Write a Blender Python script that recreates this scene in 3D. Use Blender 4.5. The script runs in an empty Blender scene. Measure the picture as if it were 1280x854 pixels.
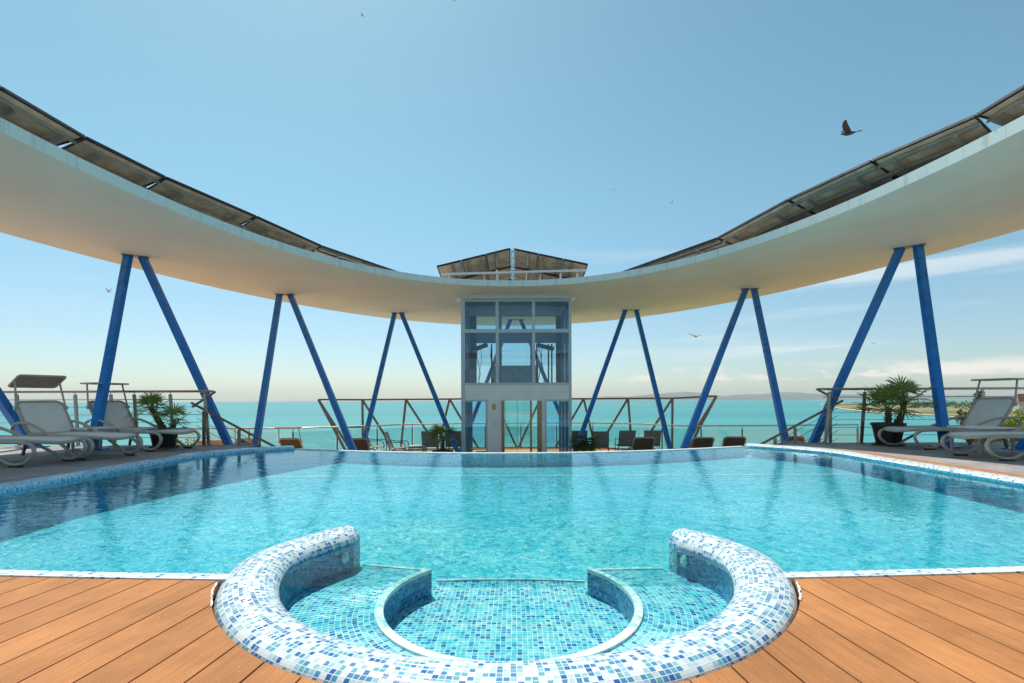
import bpy, bmesh, math, random
from mathutils import Vector, Matrix, Quaternion
random.seed(7)
sc = bpy.context.scene
COL = sc.collection
R = math.radians
PI = math.pi

# ------------------------------------------------------------------ camera
H = 0.88
ROLL = 0.0036
HAZE = 4e-5
cam_d = bpy.data.cameras.new('camera')
cam_d.sensor_width = 36.0
cam_d.lens = 36.0 * 620 / 1280
cam_d.shift_y = 72.8 / 1280
cam_d.clip_start = 0.05
cam_d.clip_end = 90000
cam = bpy.data.objects.new('camera', cam_d)
COL.objects.link(cam)
cam.matrix_world = Matrix.Translation((0, 0, H)) @ Matrix.Rotation(PI / 2, 4, 'X') @ Matrix.Rotation(-ROLL, 4, 'Z')
sc.camera = cam

# ------------------------------------------------------------------ sky, sun, exposure
SUN_EL = R(60)
SUN_AZ = R(-26.6)          # from +Y towards +X
sdir = Vector((math.sin(SUN_AZ) * math.cos(SUN_EL), math.cos(SUN_AZ) * math.cos(SUN_EL), math.sin(SUN_EL)))
world = bpy.data.worlds.new('World')
sc.world = world
world.use_nodes = True
wn, wl = world.node_tree.nodes, world.node_tree.links
wn.clear()
w_out = wn.new('ShaderNodeOutputWorld')
w_bg = wn.new('ShaderNodeBackground')
w_sky = wn.new('ShaderNodeTexSky')
w_sky.sky_type = 'NISHITA'
w_sky.sun_disc = False
w_sky.sun_elevation = SUN_EL
w_sky.sun_rotation = SUN_AZ % (2 * PI)
w_sky.altitude = 0
w_sky.air_density = 1.0
w_sky.dust_density = 0.5
w_sky.ozone_density = 1.0
w_bg.inputs['Strength'].default_value = 0.11
w_tc = wn.new('ShaderNodeTexCoord')
w_sep = wn.new('ShaderNodeSeparateXYZ')
wl.new(w_tc.outputs['Generated'], w_sep.inputs[0])


def wmath(op, a, b=None, c=None):
    n = wn.new('ShaderNodeMath')
    n.operation = op
    for i, v in enumerate((a, b, c)):
        if v is None:
            continue
        if isinstance(v, (int, float)):
            n.inputs[i].default_value = v
        else:
            wl.new(v, n.inputs[i])
    return n.outputs[0]


def wmap(v, a, b, c, d):
    n = wn.new('ShaderNodeMapRange')
    n.interpolation_type = 'SMOOTHSTEP'
    wl.new(v, n.inputs[0])
    for i, q in enumerate((a, b, c, d)):
        n.inputs[i + 1].default_value = q
    return n.outputs[0]


# thin high streaks and a low row of cumulus, both over the sea
w_map = wn.new('ShaderNodeMapping')
w_map.inputs['Scale'].default_value = (1.6, 1.6, 22)
w_map.inputs['Rotation'].default_value = (0, R(4), 0)
wl.new(w_tc.outputs['Generated'], w_map.inputs[0])
w_n1 = wn.new('ShaderNodeTexNoise')
w_n1.inputs['Scale'].default_value = 1.5
w_n1.inputs['Detail'].default_value = 6
wl.new(w_map.outputs[0], w_n1.inputs['Vector'])
streak = wmath('MULTIPLY', wmap(w_n1.outputs[0], .48, .72, 0, .55),
               wmath('MULTIPLY', wmap(w_sep.outputs[2], .03, .10, 0, 1), wmap(w_sep.outputs[2], .22, .34, 1, 0)))
streak = wmath('MULTIPLY', streak, wmap(w_sep.outputs[0], -.1, .5, .12, 1))
w_map2 = wn.new('ShaderNodeMapping')
w_map2.inputs['Scale'].default_value = (9, 9, 26)
wl.new(w_tc.outputs['Generated'], w_map2.inputs[0])
w_n2 = wn.new('ShaderNodeTexNoise')
w_n2.inputs['Scale'].default_value = 1.3
w_n2.inputs['Detail'].default_value = 7
w_n2.inputs['Roughness'].default_value = .55
wl.new(w_map2.outputs[0], w_n2.inputs['Vector'])
cum = wmath('MULTIPLY', wmap(w_n2.outputs[0], .44, .56, 0, .9),
            wmath('MULTIPLY', wmap(w_sep.outputs[2], .030, .040, 0, 1), wmap(w_sep.outputs[2], .045, .066, 1, 0)))
cum = wmath('MULTIPLY', cum, wmap(w_sep.outputs[0], .1, .35, .1, 1))


def wmix(fac, a, b, mode='MIX'):
    n = wn.new('ShaderNodeMix')
    n.data_type = 'RGBA'
    n.blend_type = mode
    for s, v in ((n.inputs[0], fac), (n.inputs[6], a), (n.inputs[7], b)):
        if isinstance(v, (int, float, tuple)):
            s.default_value = v
        else:
            wl.new(v, s)
    return n.outputs[2]


SKY_TINT = (.92, 1.26, 1.08, 1)
tint = wmix(wmap(w_sep.outputs[2], .0, .42, 0, 1), (.84, .94, .99, 1), SKY_TINT)
skyc = wmix(1.0, w_sky.outputs[0], tint, 'MULTIPLY')
skyc = wmix(streak, skyc, (7.6, 8.0, 8.0, 1))
skyc = wmix(cum, skyc, (8.6, 8.0, 7.3, 1))
wl.new(skyc, w_bg.inputs['Color'])
wl.new(w_bg.outputs[0], w_out.inputs['Surface'])

sun_d = bpy.data.lights.new('sun', 'SUN')
sun_d.energy = 4.2
sun_d.angle = R(0.53)
sun_d.color = (1.0, 0.95, 0.86)
sun = bpy.data.objects.new('sun', sun_d)
COL.objects.link(sun)
sun.rotation_mode = 'QUATERNION'
sun.rotation_quaternion = sdir.to_track_quat('Z', 'Y')

vs = sc.view_settings
vs.view_transform = 'Standard'
vs.look = 'None'
vs.gamma = 1
vs.exposure = 0.15
vs.use_curve_mapping = False
sc.cycles.use_denoising = True
sc.cycles.max_bounces = 12
sc.cycles.diffuse_bounces = 5
sc.cycles.glossy_bounces = 4
sc.cycles.transparent_max_bounces = 16
sc.cycles.caustics_reflective = False
sc.cycles.caustics_refractive = False
sc.cycles.sample_clamp_indirect = 6


S = 1.2                      # roof and lift stand this much farther out than a 3.5 m soffit would put them
ZS = H + 2.62 * S


def at(px, py, Y):
    """world point that stands at depth Y on the line of sight through a spot of the photograph"""
    dx, dy = px - 640, py - 499.8
    u, v = dx - ROLL * dy, dy + ROLL * dx
    return Vector((u / 620 * Y, Y, H - v / 620 * Y))


# ------------------------------------------------------------------ materials
class NT:
    def __init__(s, name):
        s.m = bpy.data.materials.new(name)
        s.m.use_nodes = True
        s.n, s.l = s.m.node_tree.nodes, s.m.node_tree.links
        s.n.clear()
        s.out = s.n.new('ShaderNodeOutputMaterial')

    def node(s, t, **kw):
        n = s.n.new(t)
        for k, v in kw.items():
            setattr(n, k, v)
        return n

    def put(s, sock, v):
        if v is None:
            return
        if isinstance(v, (int, float, tuple)):
            sock.default_value = v
        else:
            s.l.new(v, sock)

    def math(s, op, a, b=None, c=None):
        n = s.node('ShaderNodeMath', operation=op)
        for i, v in enumerate((a, b, c)):
            s.put(n.inputs[i], v)
        return n.outputs[0]

    def mix(s, f, a, b, mode='MIX'):
        n = s.node('ShaderNodeMix', data_type='RGBA', blend_type=mode)
        s.put(n.inputs[0], f)
        s.put(n.inputs[6], a)
        s.put(n.inputs[7], b)
        return n.outputs[2]

    def rng(s, v, a, b, c, d, smooth=True):
        n = s.node('ShaderNodeMapRange')
        if smooth:
            n.interpolation_type = 'SMOOTHSTEP'
        s.put(n.inputs[0], v)
        for i, q in enumerate((a, b, c, d)):
            n.inputs[i + 1].default_value = q
        return n.outputs[0]

    def coord(s, kind='Object', scale=(1, 1, 1), rot=(0, 0, 0)):
        tc = s.node('ShaderNodeTexCoord')
        mp = s.node('ShaderNodeMapping')
        mp.inputs['Scale'].default_value = scale
        mp.inputs['Rotation'].default_value = rot
        s.l.new(tc.outputs[kind], mp.inputs[0])
        return mp.outputs[0]

    def noise(s, vec, scale, detail=4, rough=.5, out=0, dist=0):
        n = s.node('ShaderNodeTexNoise')
        s.put(n.inputs['Vector'], vec)
        n.inputs['Scale'].default_value = scale
        n.inputs['Detail'].default_value = detail
        n.inputs['Roughness'].default_value = rough
        n.inputs['Distortion'].default_value = dist
        return n.outputs[out]

    def bump(s, h, strength=.3, dist=.01, normal=None):
        n = s.node('ShaderNodeBump')
        n.inputs['Strength'].default_value = strength
        n.inputs['Distance'].default_value = dist
        s.put(n.inputs['Height'], h)
        s.put(n.inputs['Normal'], normal)
        return n.outputs[0]

    def bsdf(s, col, rough=.5, metal=0., spec=.5, normal=None, **kw):
        b = s.node('ShaderNodeBsdfPrincipled')
        s.put(b.inputs['Base Color'], col)
        s.put(b.inputs['Roughness'], rough)
        s.put(b.inputs['Metallic'], metal)
        s.put(b.inputs['Specular IOR Level'], spec)
        s.put(b.inputs['Normal'], normal)
        for k, v in kw.items():
            s.put(b.inputs[k], v)
        return b.outputs[0]

    def done(s, sh):
        s.l.new(sh, s.out.inputs['Surface'])
        return s.m


def c4(r, g, b):
    return (r, g, b, 1)


def plain(name, col, rough=.5, metal=0, spec=.5, var=.12, scale=6, bump=0, bscale=60):
    t = NT(name)
    v = t.coord('Object')
    n = t.noise(v, scale, 5, .6)
    f = t.rng(n, .3, .7, 1 - var, 1 + var)
    cc = t.mix(1., c4(*col), f, 'MULTIPLY')
    nr = None
    if bump:
        nr = t.bump(t.noise(v, bscale, 3), bump, .01)
    rr = t.rng(n, .3, .7, max(.02, rough - .06), rough + .08)
    return t.done(t.bsdf(cc, rr, metal, spec, nr))


def mosaic(name, stops, size=.025, grout=(.8, .84, .82), rough=.15, gw=.075, distort=0, blend=0., tint=(1, 1, 1)):
    """glass mosaic: every tile takes its own colour, pale joints between"""
    t = NT(name)
    tc = t.node('ShaderNodeTexCoord')
    mp = t.node('ShaderNodeMapping')
    mp.inputs['Scale'].default_value = (1 / size, 1 / size, 1)
    t.l.new(tc.outputs['UV'], mp.inputs[0])
    vec = mp.outputs[0]
    if distort:
        nz = t.noise(t.coord('Object', (1, 1, 1)), 9, 2, .5, out=1)
        vm = t.node('ShaderNodeVectorMath', operation='MULTIPLY_ADD')
        t.l.new(nz, vm.inputs[0])
        vm.inputs[1].default_value = (distort, distort, 0)
        t.l.new(vec, vm.inputs[2])
        vec = vm.outputs[0]
    fl = t.node('ShaderNodeVectorMath', operation='FLOOR')
    t.l.new(vec, fl.inputs[0])
    wnz = t.node('ShaderNodeTexWhiteNoise', noise_dimensions='2D')
    t.l.new(fl.outputs[0], wnz.inputs['Vector'])
    rp = t.node('ShaderNodeValToRGB')
    rp.color_ramp.interpolation = 'CONSTANT'
    el = rp.color_ramp.elements
    while len(el) > 1:
        el.remove(el[-1])
    el[0].position = 0
    el[0].color = c4(*stops[0][1])
    for p, c in stops[1:]:
        e = el.new(p)
        e.color = c4(*c)
    # neighbouring tiles cluster a little, as sheets of mosaic do
    cl = t.noise(fl.outputs[0], .35, 2)
    t.l.new(t.math('FRACT', t.math('ADD', wnz.outputs['Value'], t.math('MULTIPLY', cl, .25))), rp.inputs[0])
    fr = t.node('ShaderNodeVectorMath', operation='FRACTION')
    t.l.new(vec, fr.inputs[0])
    sp = t.node('ShaderNodeSeparateXYZ')
    t.l.new(fr.outputs[0], sp.inputs[0])
    ex = t.math('MINIMUM', sp.outputs[0], t.math('SUBTRACT', 1., sp.outputs[0]))
    ey = t.math('MINIMUM', sp.outputs[1], t.math('SUBTRACT', 1., sp.outputs[1]))
    e = t.math('MINIMUM', ex, ey)
    g = t.rng(e, gw * .7, gw * 1.2, 1, 0)
    col = t.mix(g, rp.outputs[0], c4(*grout))
    if blend:
        avg = [0, 0, 0]
        for i, (p, c) in enumerate(stops):
            q = (stops[i + 1][0] if i + 1 < len(stops) else 1) - p
            for k in range(3):
                avg[k] += c[k] * q
        col = t.mix(blend, col, c4(*avg))
    col = t.mix(1., col, c4(*tint), 'MULTIPLY')
    nrm = t.bump(t.rng(e, gw * .5, gw * 2, 0, 1), .4, .002)
    rr = t.math('ADD', t.math('MULTIPLY', g, .5), rough)
    return t.done(t.bsdf(col, rr, 0, .5, nrm))


W_, PB, AQ, MB_, DB, TL = (.72, .77, .78), (.36, .56, .68), (.15, .44, .52), (.055, .22, .44), (.025, .12, .33), (.10, .38, .44)
M = {}
M['tile_rim'] = mosaic('mosaic_rim', [(0, W_), (.36, (.52, .66, .71)), (.50, PB), (.62, AQ), (.78, (.085, .27, .50)), (.94, (.03, .15, .40))], .0215, (.74, .77, .76))
M['tile_trim'] = mosaic('mosaic_trim', [(0, W_), (.62, PB), (.78, MB_), (.9, (.7, .78, .82))], .027)
M['tile_wall'] = mosaic('mosaic_wall', [(0, (.2, .42, .58)), (.14, (.08, .34, .50)), (.45, (.04, .20, .44)), (.78, DB)], .025, (.20, .42, .55))
M['tile_wall2'] = mosaic('mosaic_pool_wall', [(0, (.58, .82, .92)), (.25, (.36, .70, .92)), (.6, (.16, .50, .84)), (.9, (.06, .28, .62))], .025, (.55, .80, .92))
M['tile_bench'] = mosaic('mosaic_bench', [(0, (.26, .66, .70)), (.28, (.14, .52, .60)), (.48, (.18, .58, .64)), (.70, (.05, .27, .50)), (.92, DB)], .028, (.52, .78, .76), distort=.5)
M['tile_floor'] = mosaic('mosaic_floor', [(0, (.30, .82, .84)), (.35, (.14, .66, .72)), (.62, (.22, .76, .80)), (.84, (.05, .36, .60))], .05, (.5, .88, .86), distort=4.5, blend=.45)
M['tile_white'] = plain('white_grout_edge', (.80, .84, .78), .45, var=.1, scale=40)

# turquoise pool water: clear, tinted, with a caustic net of light painted into the tint
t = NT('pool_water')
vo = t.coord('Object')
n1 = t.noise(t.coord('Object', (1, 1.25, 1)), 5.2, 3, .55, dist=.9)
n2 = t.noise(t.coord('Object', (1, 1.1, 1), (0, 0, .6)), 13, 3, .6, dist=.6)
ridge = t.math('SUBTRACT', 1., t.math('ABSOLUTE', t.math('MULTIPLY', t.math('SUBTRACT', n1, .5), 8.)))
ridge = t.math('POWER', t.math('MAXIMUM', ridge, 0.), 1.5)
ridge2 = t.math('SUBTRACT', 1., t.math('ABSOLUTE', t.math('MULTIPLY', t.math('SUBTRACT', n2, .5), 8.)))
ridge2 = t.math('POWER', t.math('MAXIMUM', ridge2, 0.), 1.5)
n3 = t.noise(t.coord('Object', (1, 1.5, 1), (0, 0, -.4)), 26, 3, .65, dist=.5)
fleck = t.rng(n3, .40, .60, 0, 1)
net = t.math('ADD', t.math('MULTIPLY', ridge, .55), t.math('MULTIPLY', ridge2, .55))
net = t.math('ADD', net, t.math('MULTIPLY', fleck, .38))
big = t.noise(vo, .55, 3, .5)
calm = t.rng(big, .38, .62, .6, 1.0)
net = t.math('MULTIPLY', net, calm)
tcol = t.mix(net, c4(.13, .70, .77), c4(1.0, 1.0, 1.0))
tr = t.node('ShaderNodeBsdfTransparent')
t.l.new(tcol, tr.inputs[0])
w1 = t.noise(t.coord('Object', (1, 1.6, 1)), 3.2, 3, .55, dist=.4)
w2 = t.noise(t.coord('Object', (1, 1.3, 1), (0, 0, .5)), 14, 3, .6)
nrm = t.bump(t.math('ADD', w1, t.math('MULTIPLY', w2, .2)), .22, .026)
gl = t.node('ShaderNodeBsdfGlossy')
gl.inputs['Roughness'].default_value = .02
gl.inputs['Color'].default_value = (.72, .90, 1.0, 1)
t.l.new(nrm, gl.inputs['Normal'])
fz = t.node('ShaderNodeFresnel')
fz.inputs['IOR'].default_value = 1.33
t.l.new(nrm, fz.inputs['Normal'])
ms = t.node('ShaderNodeMixShader')
t.l.new(t.math('MULTIPLY', t.math('MINIMUM', fz.outputs[0], .85), .95), ms.inputs[0])
t.l.new(tr.outputs[0], ms.inputs[1])
t.l.new(gl.outputs[0], ms.inputs[2])
M['water'] = t.done(ms.outputs[0])

# ribbed wood composite boards
def deck_mat(name, col, rot, ribs=True):
    t = NT(name)
    v = t.coord('Object', (1, 1, 1), (0, 0, -rot))
    st = t.node('ShaderNodeMapping')
    st.inputs['Scale'].default_value = (1, .05, 1)
    t.l.new(v, st.inputs[0])
    gr = t.noise(st.outputs[0], 70, 4, .6)
    blot = t.noise(v, 2.2, 5, .62)
    spots = t.noise(v, 16, 4, .7)
    oi = t.node('ShaderNodeNewGeometry')
    isl = oi.outputs['Random Per Island']
    f = t.math('MULTIPLY', t.rng(gr, .3, .7, .88, 1.1), t.rng(blot, .3, .72, .80, 1.18))
    f = t.math('MULTIPLY', f, t.rng(isl, 0, 1, .92, 1.08, False))
    col2 = t.mix(1., c4(*col), f, 'MULTIPLY')
    col2 = t.mix(t.rng(spots, .62, .78, 0, .38), col2, c4(.62, .45, .33))
    sx = t.node('ShaderNodeSeparateXYZ')
    t.l.new(v, sx.inputs[0])
    rib = t.math('SINE', t.math('MULTIPLY', sx.outputs[0], 2 * PI / .0095))
    nrm = t.bump(rib, .5, .0016) if ribs else None
    return t.done(t.bsdf(col2, .72, 0, .3, nrm))


ANG_L, ANG_R = -math.atan(77 / 620), math.atan(68 / 620)
M['deck_l'] = deck_mat('deck_boards_left', (.50, .205, .070), ANG_L)
M['deck_r'] = deck_mat('deck_boards_right', (.50, .205, .070), ANG_R)
M['deck_s'] = deck_mat('deck_boards_side', (.36, .325, .32), PI / 2, False)
M['under'] = plain('deck_void', (.03, .022, .018), .9)
M['deck_low'] = plain('terrace_boards', (.62, .29, .12), .7, var=.2, scale=3)
M['orange_strip'] = plain('edge_board', (.55, .27, .12), .6, var=.15, scale=9)
M['black'] = plain('black_rubber', (.015, .015, .016), .6)

# painted plaster soffit with light stains
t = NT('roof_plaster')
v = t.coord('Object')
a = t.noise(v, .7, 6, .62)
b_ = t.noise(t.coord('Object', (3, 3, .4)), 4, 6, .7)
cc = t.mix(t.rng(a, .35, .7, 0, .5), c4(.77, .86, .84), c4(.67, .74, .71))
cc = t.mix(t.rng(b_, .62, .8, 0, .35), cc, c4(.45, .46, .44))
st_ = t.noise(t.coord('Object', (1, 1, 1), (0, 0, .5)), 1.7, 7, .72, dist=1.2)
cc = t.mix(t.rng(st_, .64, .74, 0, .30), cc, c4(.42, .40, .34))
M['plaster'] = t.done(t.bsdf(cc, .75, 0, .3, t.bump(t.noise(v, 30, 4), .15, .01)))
t = NT('fascia_plaster')
v = t.coord('Object')
a = t.noise(t.coord('Object', (5, 5, .3)), 1.6, 6, .7)
b_ = t.noise(v, 5, 5, .7)
cc = t.mix(t.rng(a, .50, .68, 0, .6), c4(.76, .80, .78), c4(.50, .52, .50))
cc = t.mix(t.rng(b_, .60, .72, 0, .5), cc, c4(.38, .37, .33))
M['fascia'] = t.done(t.bsdf(cc, .75, 0, .3, t.bump(b_, .3, .01)))
M['blue'] = plain('blue_steel_paint', (.008, .19, .60), .30, 0, .5, var=.14, scale=3)
M['white_paint'] = plain('white_metal_paint', (.62, .68, .70), .35, var=.05)
M['frame_grey'] = plain('window_frame_grey', (.52, .66, .76), .4, var=.05)
M['wall_grey'] = plain('lift_wall_paint', (.86, .93, .92), .5, var=.06, scale=2)
M['bronze'] = plain('bronze_door_frame', (.30, .22, .14), .35, .7)
M['steel'] = plain('brushed_steel', (.42, .36, .30), .32, .9, var=.15, scale=12)
M['steel_dark'] = plain('weathered_steel', (.24, .18, .14), .45, .5, var=.2, scale=10)
M['cable'] = plain('steel_cable', (.30, .30, .30), .4, .8)
M['resin'] = plain('taupe_resin', (.47, .425, .37), .42, var=.06)
M['resin_dark'] = plain('dark_resin', (.09, .07, .06), .5)
M['sling_white'] = plain('white_textile', (.82, .82, .80), .75, var=.04, bump=.3, bscale=300)
M['sling_taupe'] = plain('taupe_textile', (.30, .25, .20), .8, var=.05, bump=.3, bscale=300)
M['sling_brown'] = plain('brown_textile', (.13, .12, .105), .8, var=.1)
M['sling_grey'] = plain('grey_green_textile', (.27, .30, .27), .8, var=.1)
M['iron'] = plain('dark_iron', (.05, .045, .045), .45, .6)
M['pot'] = plain('black_plastic_pot', (.02, .021, .024), .38, var=.2)
M['terracotta'] = plain('terracotta_saucer', (.28, .12, .07), .7)
M['soil'] = plain('potting_soil', (.05, .035, .025), .9)
M['panel_back'] = plain('panel_backsheet', (.62, .54, .44), .55, var=.22, scale=4)
M['panel_face'] = plain('panel_cells', (.012, .018, .05), .12)
M['panel_frame'] = plain('panel_dark_frame', (.045, .04, .045), .4, .5)
M['alu'] = plain('aluminium_bar', (.55, .55, .53), .35, .8)
M['roof_felt'] = plain('roof_membrane', (.46, .40, .33), .8, var=.2)
M['concrete'] = plain('concrete', (.42, .38, .33), .8, var=.15, scale=1.5)
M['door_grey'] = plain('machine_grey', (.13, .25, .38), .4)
M['plate'] = plain('brass_plate', (.45, .33, .16), .4, .6)
M['jet'] = plain('pool_jet_plastic', (.75, .85, .8), .3)


def glass(name, tint, refl=(1, 1, 1), base=.06, rough=.01):
    t = NT(name)
    tr = t.node('ShaderNodeBsdfTransparent')
    tr.inputs[0].default_value = c4(*tint)
    g = t.node('ShaderNodeBsdfGlossy')
    g.inputs[0].default_value = c4(*refl)
    g.inputs['Roughness'].default_value = rough
    f = t.node('ShaderNodeLayerWeight')
    f.inputs[0].default_value = .25
    ms = t.node('ShaderNodeMixShader')
    t.l.new(t.math('MINIMUM', t.math('ADD', t.math('MULTIPLY', f.outputs[0], .6), base), 1.), ms.inputs[0])
    t.l.new(tr.outputs[0], ms.inputs[1])
    t.l.new(g.outputs[0], ms.inputs[2])
    return t.done(ms.outputs[0])


M['glass'] = glass('clear_glass', (.86, .94, .93))
M['glass_front'] = glass('front_glass', (.72, .86, .95), base=.035)
M['glass_blue'] = plain('blue_tinted_glass', (.07, .30, .60), .12, 0, .8, var=.3, scale=1.2)
M['glass_frost'] = plain('frosted_pane', (.60, .80, .77), .3)


def leafmat(name, c1, c2, scale=5, spec=.4):
    t = NT(name)
    g = t.node('ShaderNodeNewGeometry')
    v = t.coord('Object')
    n = t.noise(v, scale, 3)
    f = t.math('MULTIPLY', t.math('ADD', g.outputs['Random Per Island'], n), .5)
    col = t.mix(t.rng(f, .25, .75, 0, 1), c4(*c1), c4(*c2))
    d = t.bsdf(col, .45, 0, spec)
    tl = t.node('ShaderNodeBsdfTranslucent')
    t.l.new(t.mix(.5, col, c4(.35, .45, .06)), tl.inputs[0])
    ms = t.node('ShaderNodeMixShader')
    ms.inputs[0].default_value = .25
    t.l.new(d, ms.inputs[1])
    t.l.new(tl.outputs[0], ms.inputs[2])
    return t.done(ms.outputs[0])


M['palm'] = leafmat('palm_leaf', (.13, .20, .045), (.33, .38, .14))
M['palm_dark'] = leafmat('palm_leaf_dark', (.04, .07, .02), (.13, .17, .05))
M['bush'] = leafmat('bright_bush_leaf', (.16, .26, .03), (.34, .44, .06), 3)
M['bush_dark'] = leafmat('dark_shrub_leaf', (.04, .07, .015), (.15, .15, .04), 3)
M['far_tree'] = leafmat('far_tree_leaf', (.05, .09, .035), (.12, .15, .06), .02)
M['bark'] = plain('palm_trunk_fibre', (.11, .075, .045), .9, var=.4, scale=25, bump=.8, bscale=40)

# sea
t = NT('sea_water')
vo = t.coord('Object')
bands = t.noise(t.coord('Object', (.0006, .004, 1), (0, 0, .12)), 1., 5, .6)
patch = t.noise(t.coord('Object', (.002, .006, 1), (0, 0, -.2)), 1., 5, .65)
col = t.mix(t.rng(bands, .35, .65, 0, 1), c4(.05, .27, .28), c4(.075, .33, .33))
col = t.mix(t.rng(patch, .6, .75, 0, .35), col, c4(.12, .38, .37))
wv = t.noise(t.coord('Object', (.12, .30, 1)), 1., 6, .65)
nrm = t.bump(wv, .5, 1.2)
M['sea'] = t.done(t.bsdf(col, .45, 0, .18, nrm))
M['sand'] = plain('beach_sand', (.54, .42, .29), .9, var=.08, scale=.02)
t = NT('field_ground')
v = t.coord('Object')
col = t.mix(t.rng(t.noise(v, .006, 6, .65), .4, .6, 0, 1), c4(.17, .20, .07), c4(.34, .29, .16))
col = t.mix(t.rng(t.noise(v, .03, 6, .7), .52, .62, 0, .7), col, c4(.07, .11, .04))
M['field'] = t.done(t.bsdf(col, .9, 0, .2))
M['lawn'] = plain('lawn_grass', (.26, .36, .05), .9, var=.25, scale=.8)
M['hills'] = plain('hill_scrub', (.14, .17, .12), .9, var=.2, scale=.001)
M['red_roof'] = plain('red_roof_tiles', (.40, .10, .07), .7)
M['house'] = plain('house_plaster', (.62, .56, .48), .8)
M['feather_dark'] = plain('dark_feathers', (.045, .045, .055), .6, var=.35, scale=30)
M['feather_white'] = plain('gull_feathers', (.55, .50, .44), .7, var=.2, scale=20)
M['beige_sling'] = plain('pale_textile', (.62, .42, .30), .8)


# ------------------------------------------------------------------ mesh building
class MBld:
    def __init__(s):
        s.v, s.f, s.uv = [], [], []

    def add(s, verts, faces, uvs=None, mat=None):
        o = len(s.v)
        for p in verts:
            p = Vector(p)
            s.v.append(mat @ p if mat is not None else p)
        for i, f in enumerate(faces):
            s.f.append([o + k for k in f])
            s.uv.append(uvs[i] if uvs else [(0, 0)] * len(f))
        return s

    def box(s, c, size, rot=None, mat=None):
        cx, cy, cz = c
        x, y, z = size[0] / 2, size[1] / 2, size[2] / 2
        pts = [Vector((a * x, b * y, d * z)) for a in (-1, 1) for b in (-1, 1) for d in (-1, 1)]
        if rot is not None:
            pts = [rot @ p for p in pts]
        pts = [p + Vector(c) for p in pts]
        F = [(0, 1, 3, 2), (4, 6, 7, 5), (0, 4, 5, 1), (2, 3, 7, 6), (0, 2, 6, 4), (1, 5, 7, 3)]
        return s.add(pts, F, None, mat)

    def bar(s, a, b, w, h=None, w2=None, h2=None, up=(0, 0, 1)):
        """rectangular bar from a to b (w across, h along 'up'), may taper"""
        a, b = Vector(a), Vector(b)
        h = h or w
        w2 = w2 or w
        h2 = h2 or h
        d = (b - a).normalized()
        u = Vector(up)
        if abs(d.dot(u)) > .98:
            u = Vector((0, 1, 0))
        sd = d.cross(u).normalized()
        u = sd.cross(d).normalized()
        P = []
        for p, ww, hh in ((a, w, h), (b, w2, h2)):
            for sx, sy in ((-1, -1), (1, -1), (1, 1), (-1, 1)):
                P.append(p + sd * sx * ww / 2 + u * sy * hh / 2)
        F = [(3, 2, 1, 0), (4, 5, 6, 7)] + [(i, (i + 1) % 4, 4 + (i + 1) % 4, 4 + i) for i in range(4)]
        return s.add(P, F)

    def tube(s, pts, r, n=8, closed=False, flat=1.0, cap=True):
        pts = [Vector(p) for p in pts]
        m = len(pts)
        rr = r if isinstance(r, (list, tuple)) else [r] * m
        tang = []
        for i in range(m):
            if closed:
                tang.append((pts[(i + 1) % m] - pts[i - 1]).normalized())
            else:
                tang.append((pts[min(i + 1, m - 1)] - pts[max(i - 1, 0)]).normalized())
        nn = Vector((0, 0, 1)) if abs(tang[0].z) < .9 else Vector((0, 1, 0))
        V, F = [], []
        for i in range(m):
            nn = (nn - tang[i] * nn.dot(tang[i])).normalized()
            bb = tang[i].cross(nn)
            for k in range(n):
                an = 2 * PI * k / n
                V.append(pts[i] + nn * math.cos(an) * rr[i] * flat + bb * math.sin(an) * rr[i])
        q = m if closed else m - 1
        for i in range(q):
            j = (i + 1) % m
            for k in range(n):
                F.append((i * n + k, i * n + (k + 1) % n, j * n + (k + 1) % n, j * n + k))
        if not closed and cap:
            F.append(tuple(reversed(range(n))))
            F.append(tuple((m - 1) * n + k for k in range(n)))
        return s.add(V, F)

    def sweep(s, path, prof, closed=False, capends=True, scales=None):
        """sweep a profile [(offset to the left of travel, z)] along a plan path [(x, y)], metric uv"""
        path = [Vector((p[0], p[1], 0)) for p in path]
        m = len(path)
        V, U = [], []
        acc = [0]
        for a, b in zip(prof, prof[1:]):
            acc.append(acc[-1] + math.hypot(b[0] - a[0], b[1] - a[1]))
        L = 0
        ls = [0]
        for i in range(1, m + (1 if closed else 0)):
            L += (path[i % m] - path[i - 1]).length
            ls.append(L)
        for i in range(m):
            if closed:
                a, b = path[i] - path[i - 1], path[(i + 1) % m] - path[i]
            else:
                a = path[i] - path[i - 1] if i else path[1] - path[0]
                b = path[i + 1] - path[i] if i < m - 1 else path[-1] - path[-2]
            a.normalize(); b.normalize()
            tt = (a + b).normalized()
            k = 1 / max(.4, tt.dot(a))
            nl = Vector((-tt.y, tt.x, 0)) * k
            sx = scales[i] if scales else 1
            mid = (min(p[0] for p in prof) + max(p[0] for p in prof)) / 2
            for p in prof:
                V.append(path[i] + nl * (mid + (p[0] - mid) * sx) + Vector((0, 0, p[1])))
        F = []
        n = len(prof)
        for i in range(m if closed else m - 1):
            j = (i + 1) % m
            for k in range(n - 1):
                F.append((i * n + k, j * n + k, j * n + k + 1, i * n + k + 1))
                U.append([(ls[i], acc[k]), (ls[i + 1], acc[k]), (ls[i + 1], acc[k + 1]), (ls[i], acc[k + 1])])
        if capends and not closed:
            for i, rev in ((0, False), (m - 1, True)):
                f = [i * n + k for k in range(n)]
                u = [(p[0], p[1]) for p in prof]
                if rev:
                    f.reverse(); u.reverse()
                F.append(tuple(f)); U.append(u)
        return s.add(V, F, U)

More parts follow.
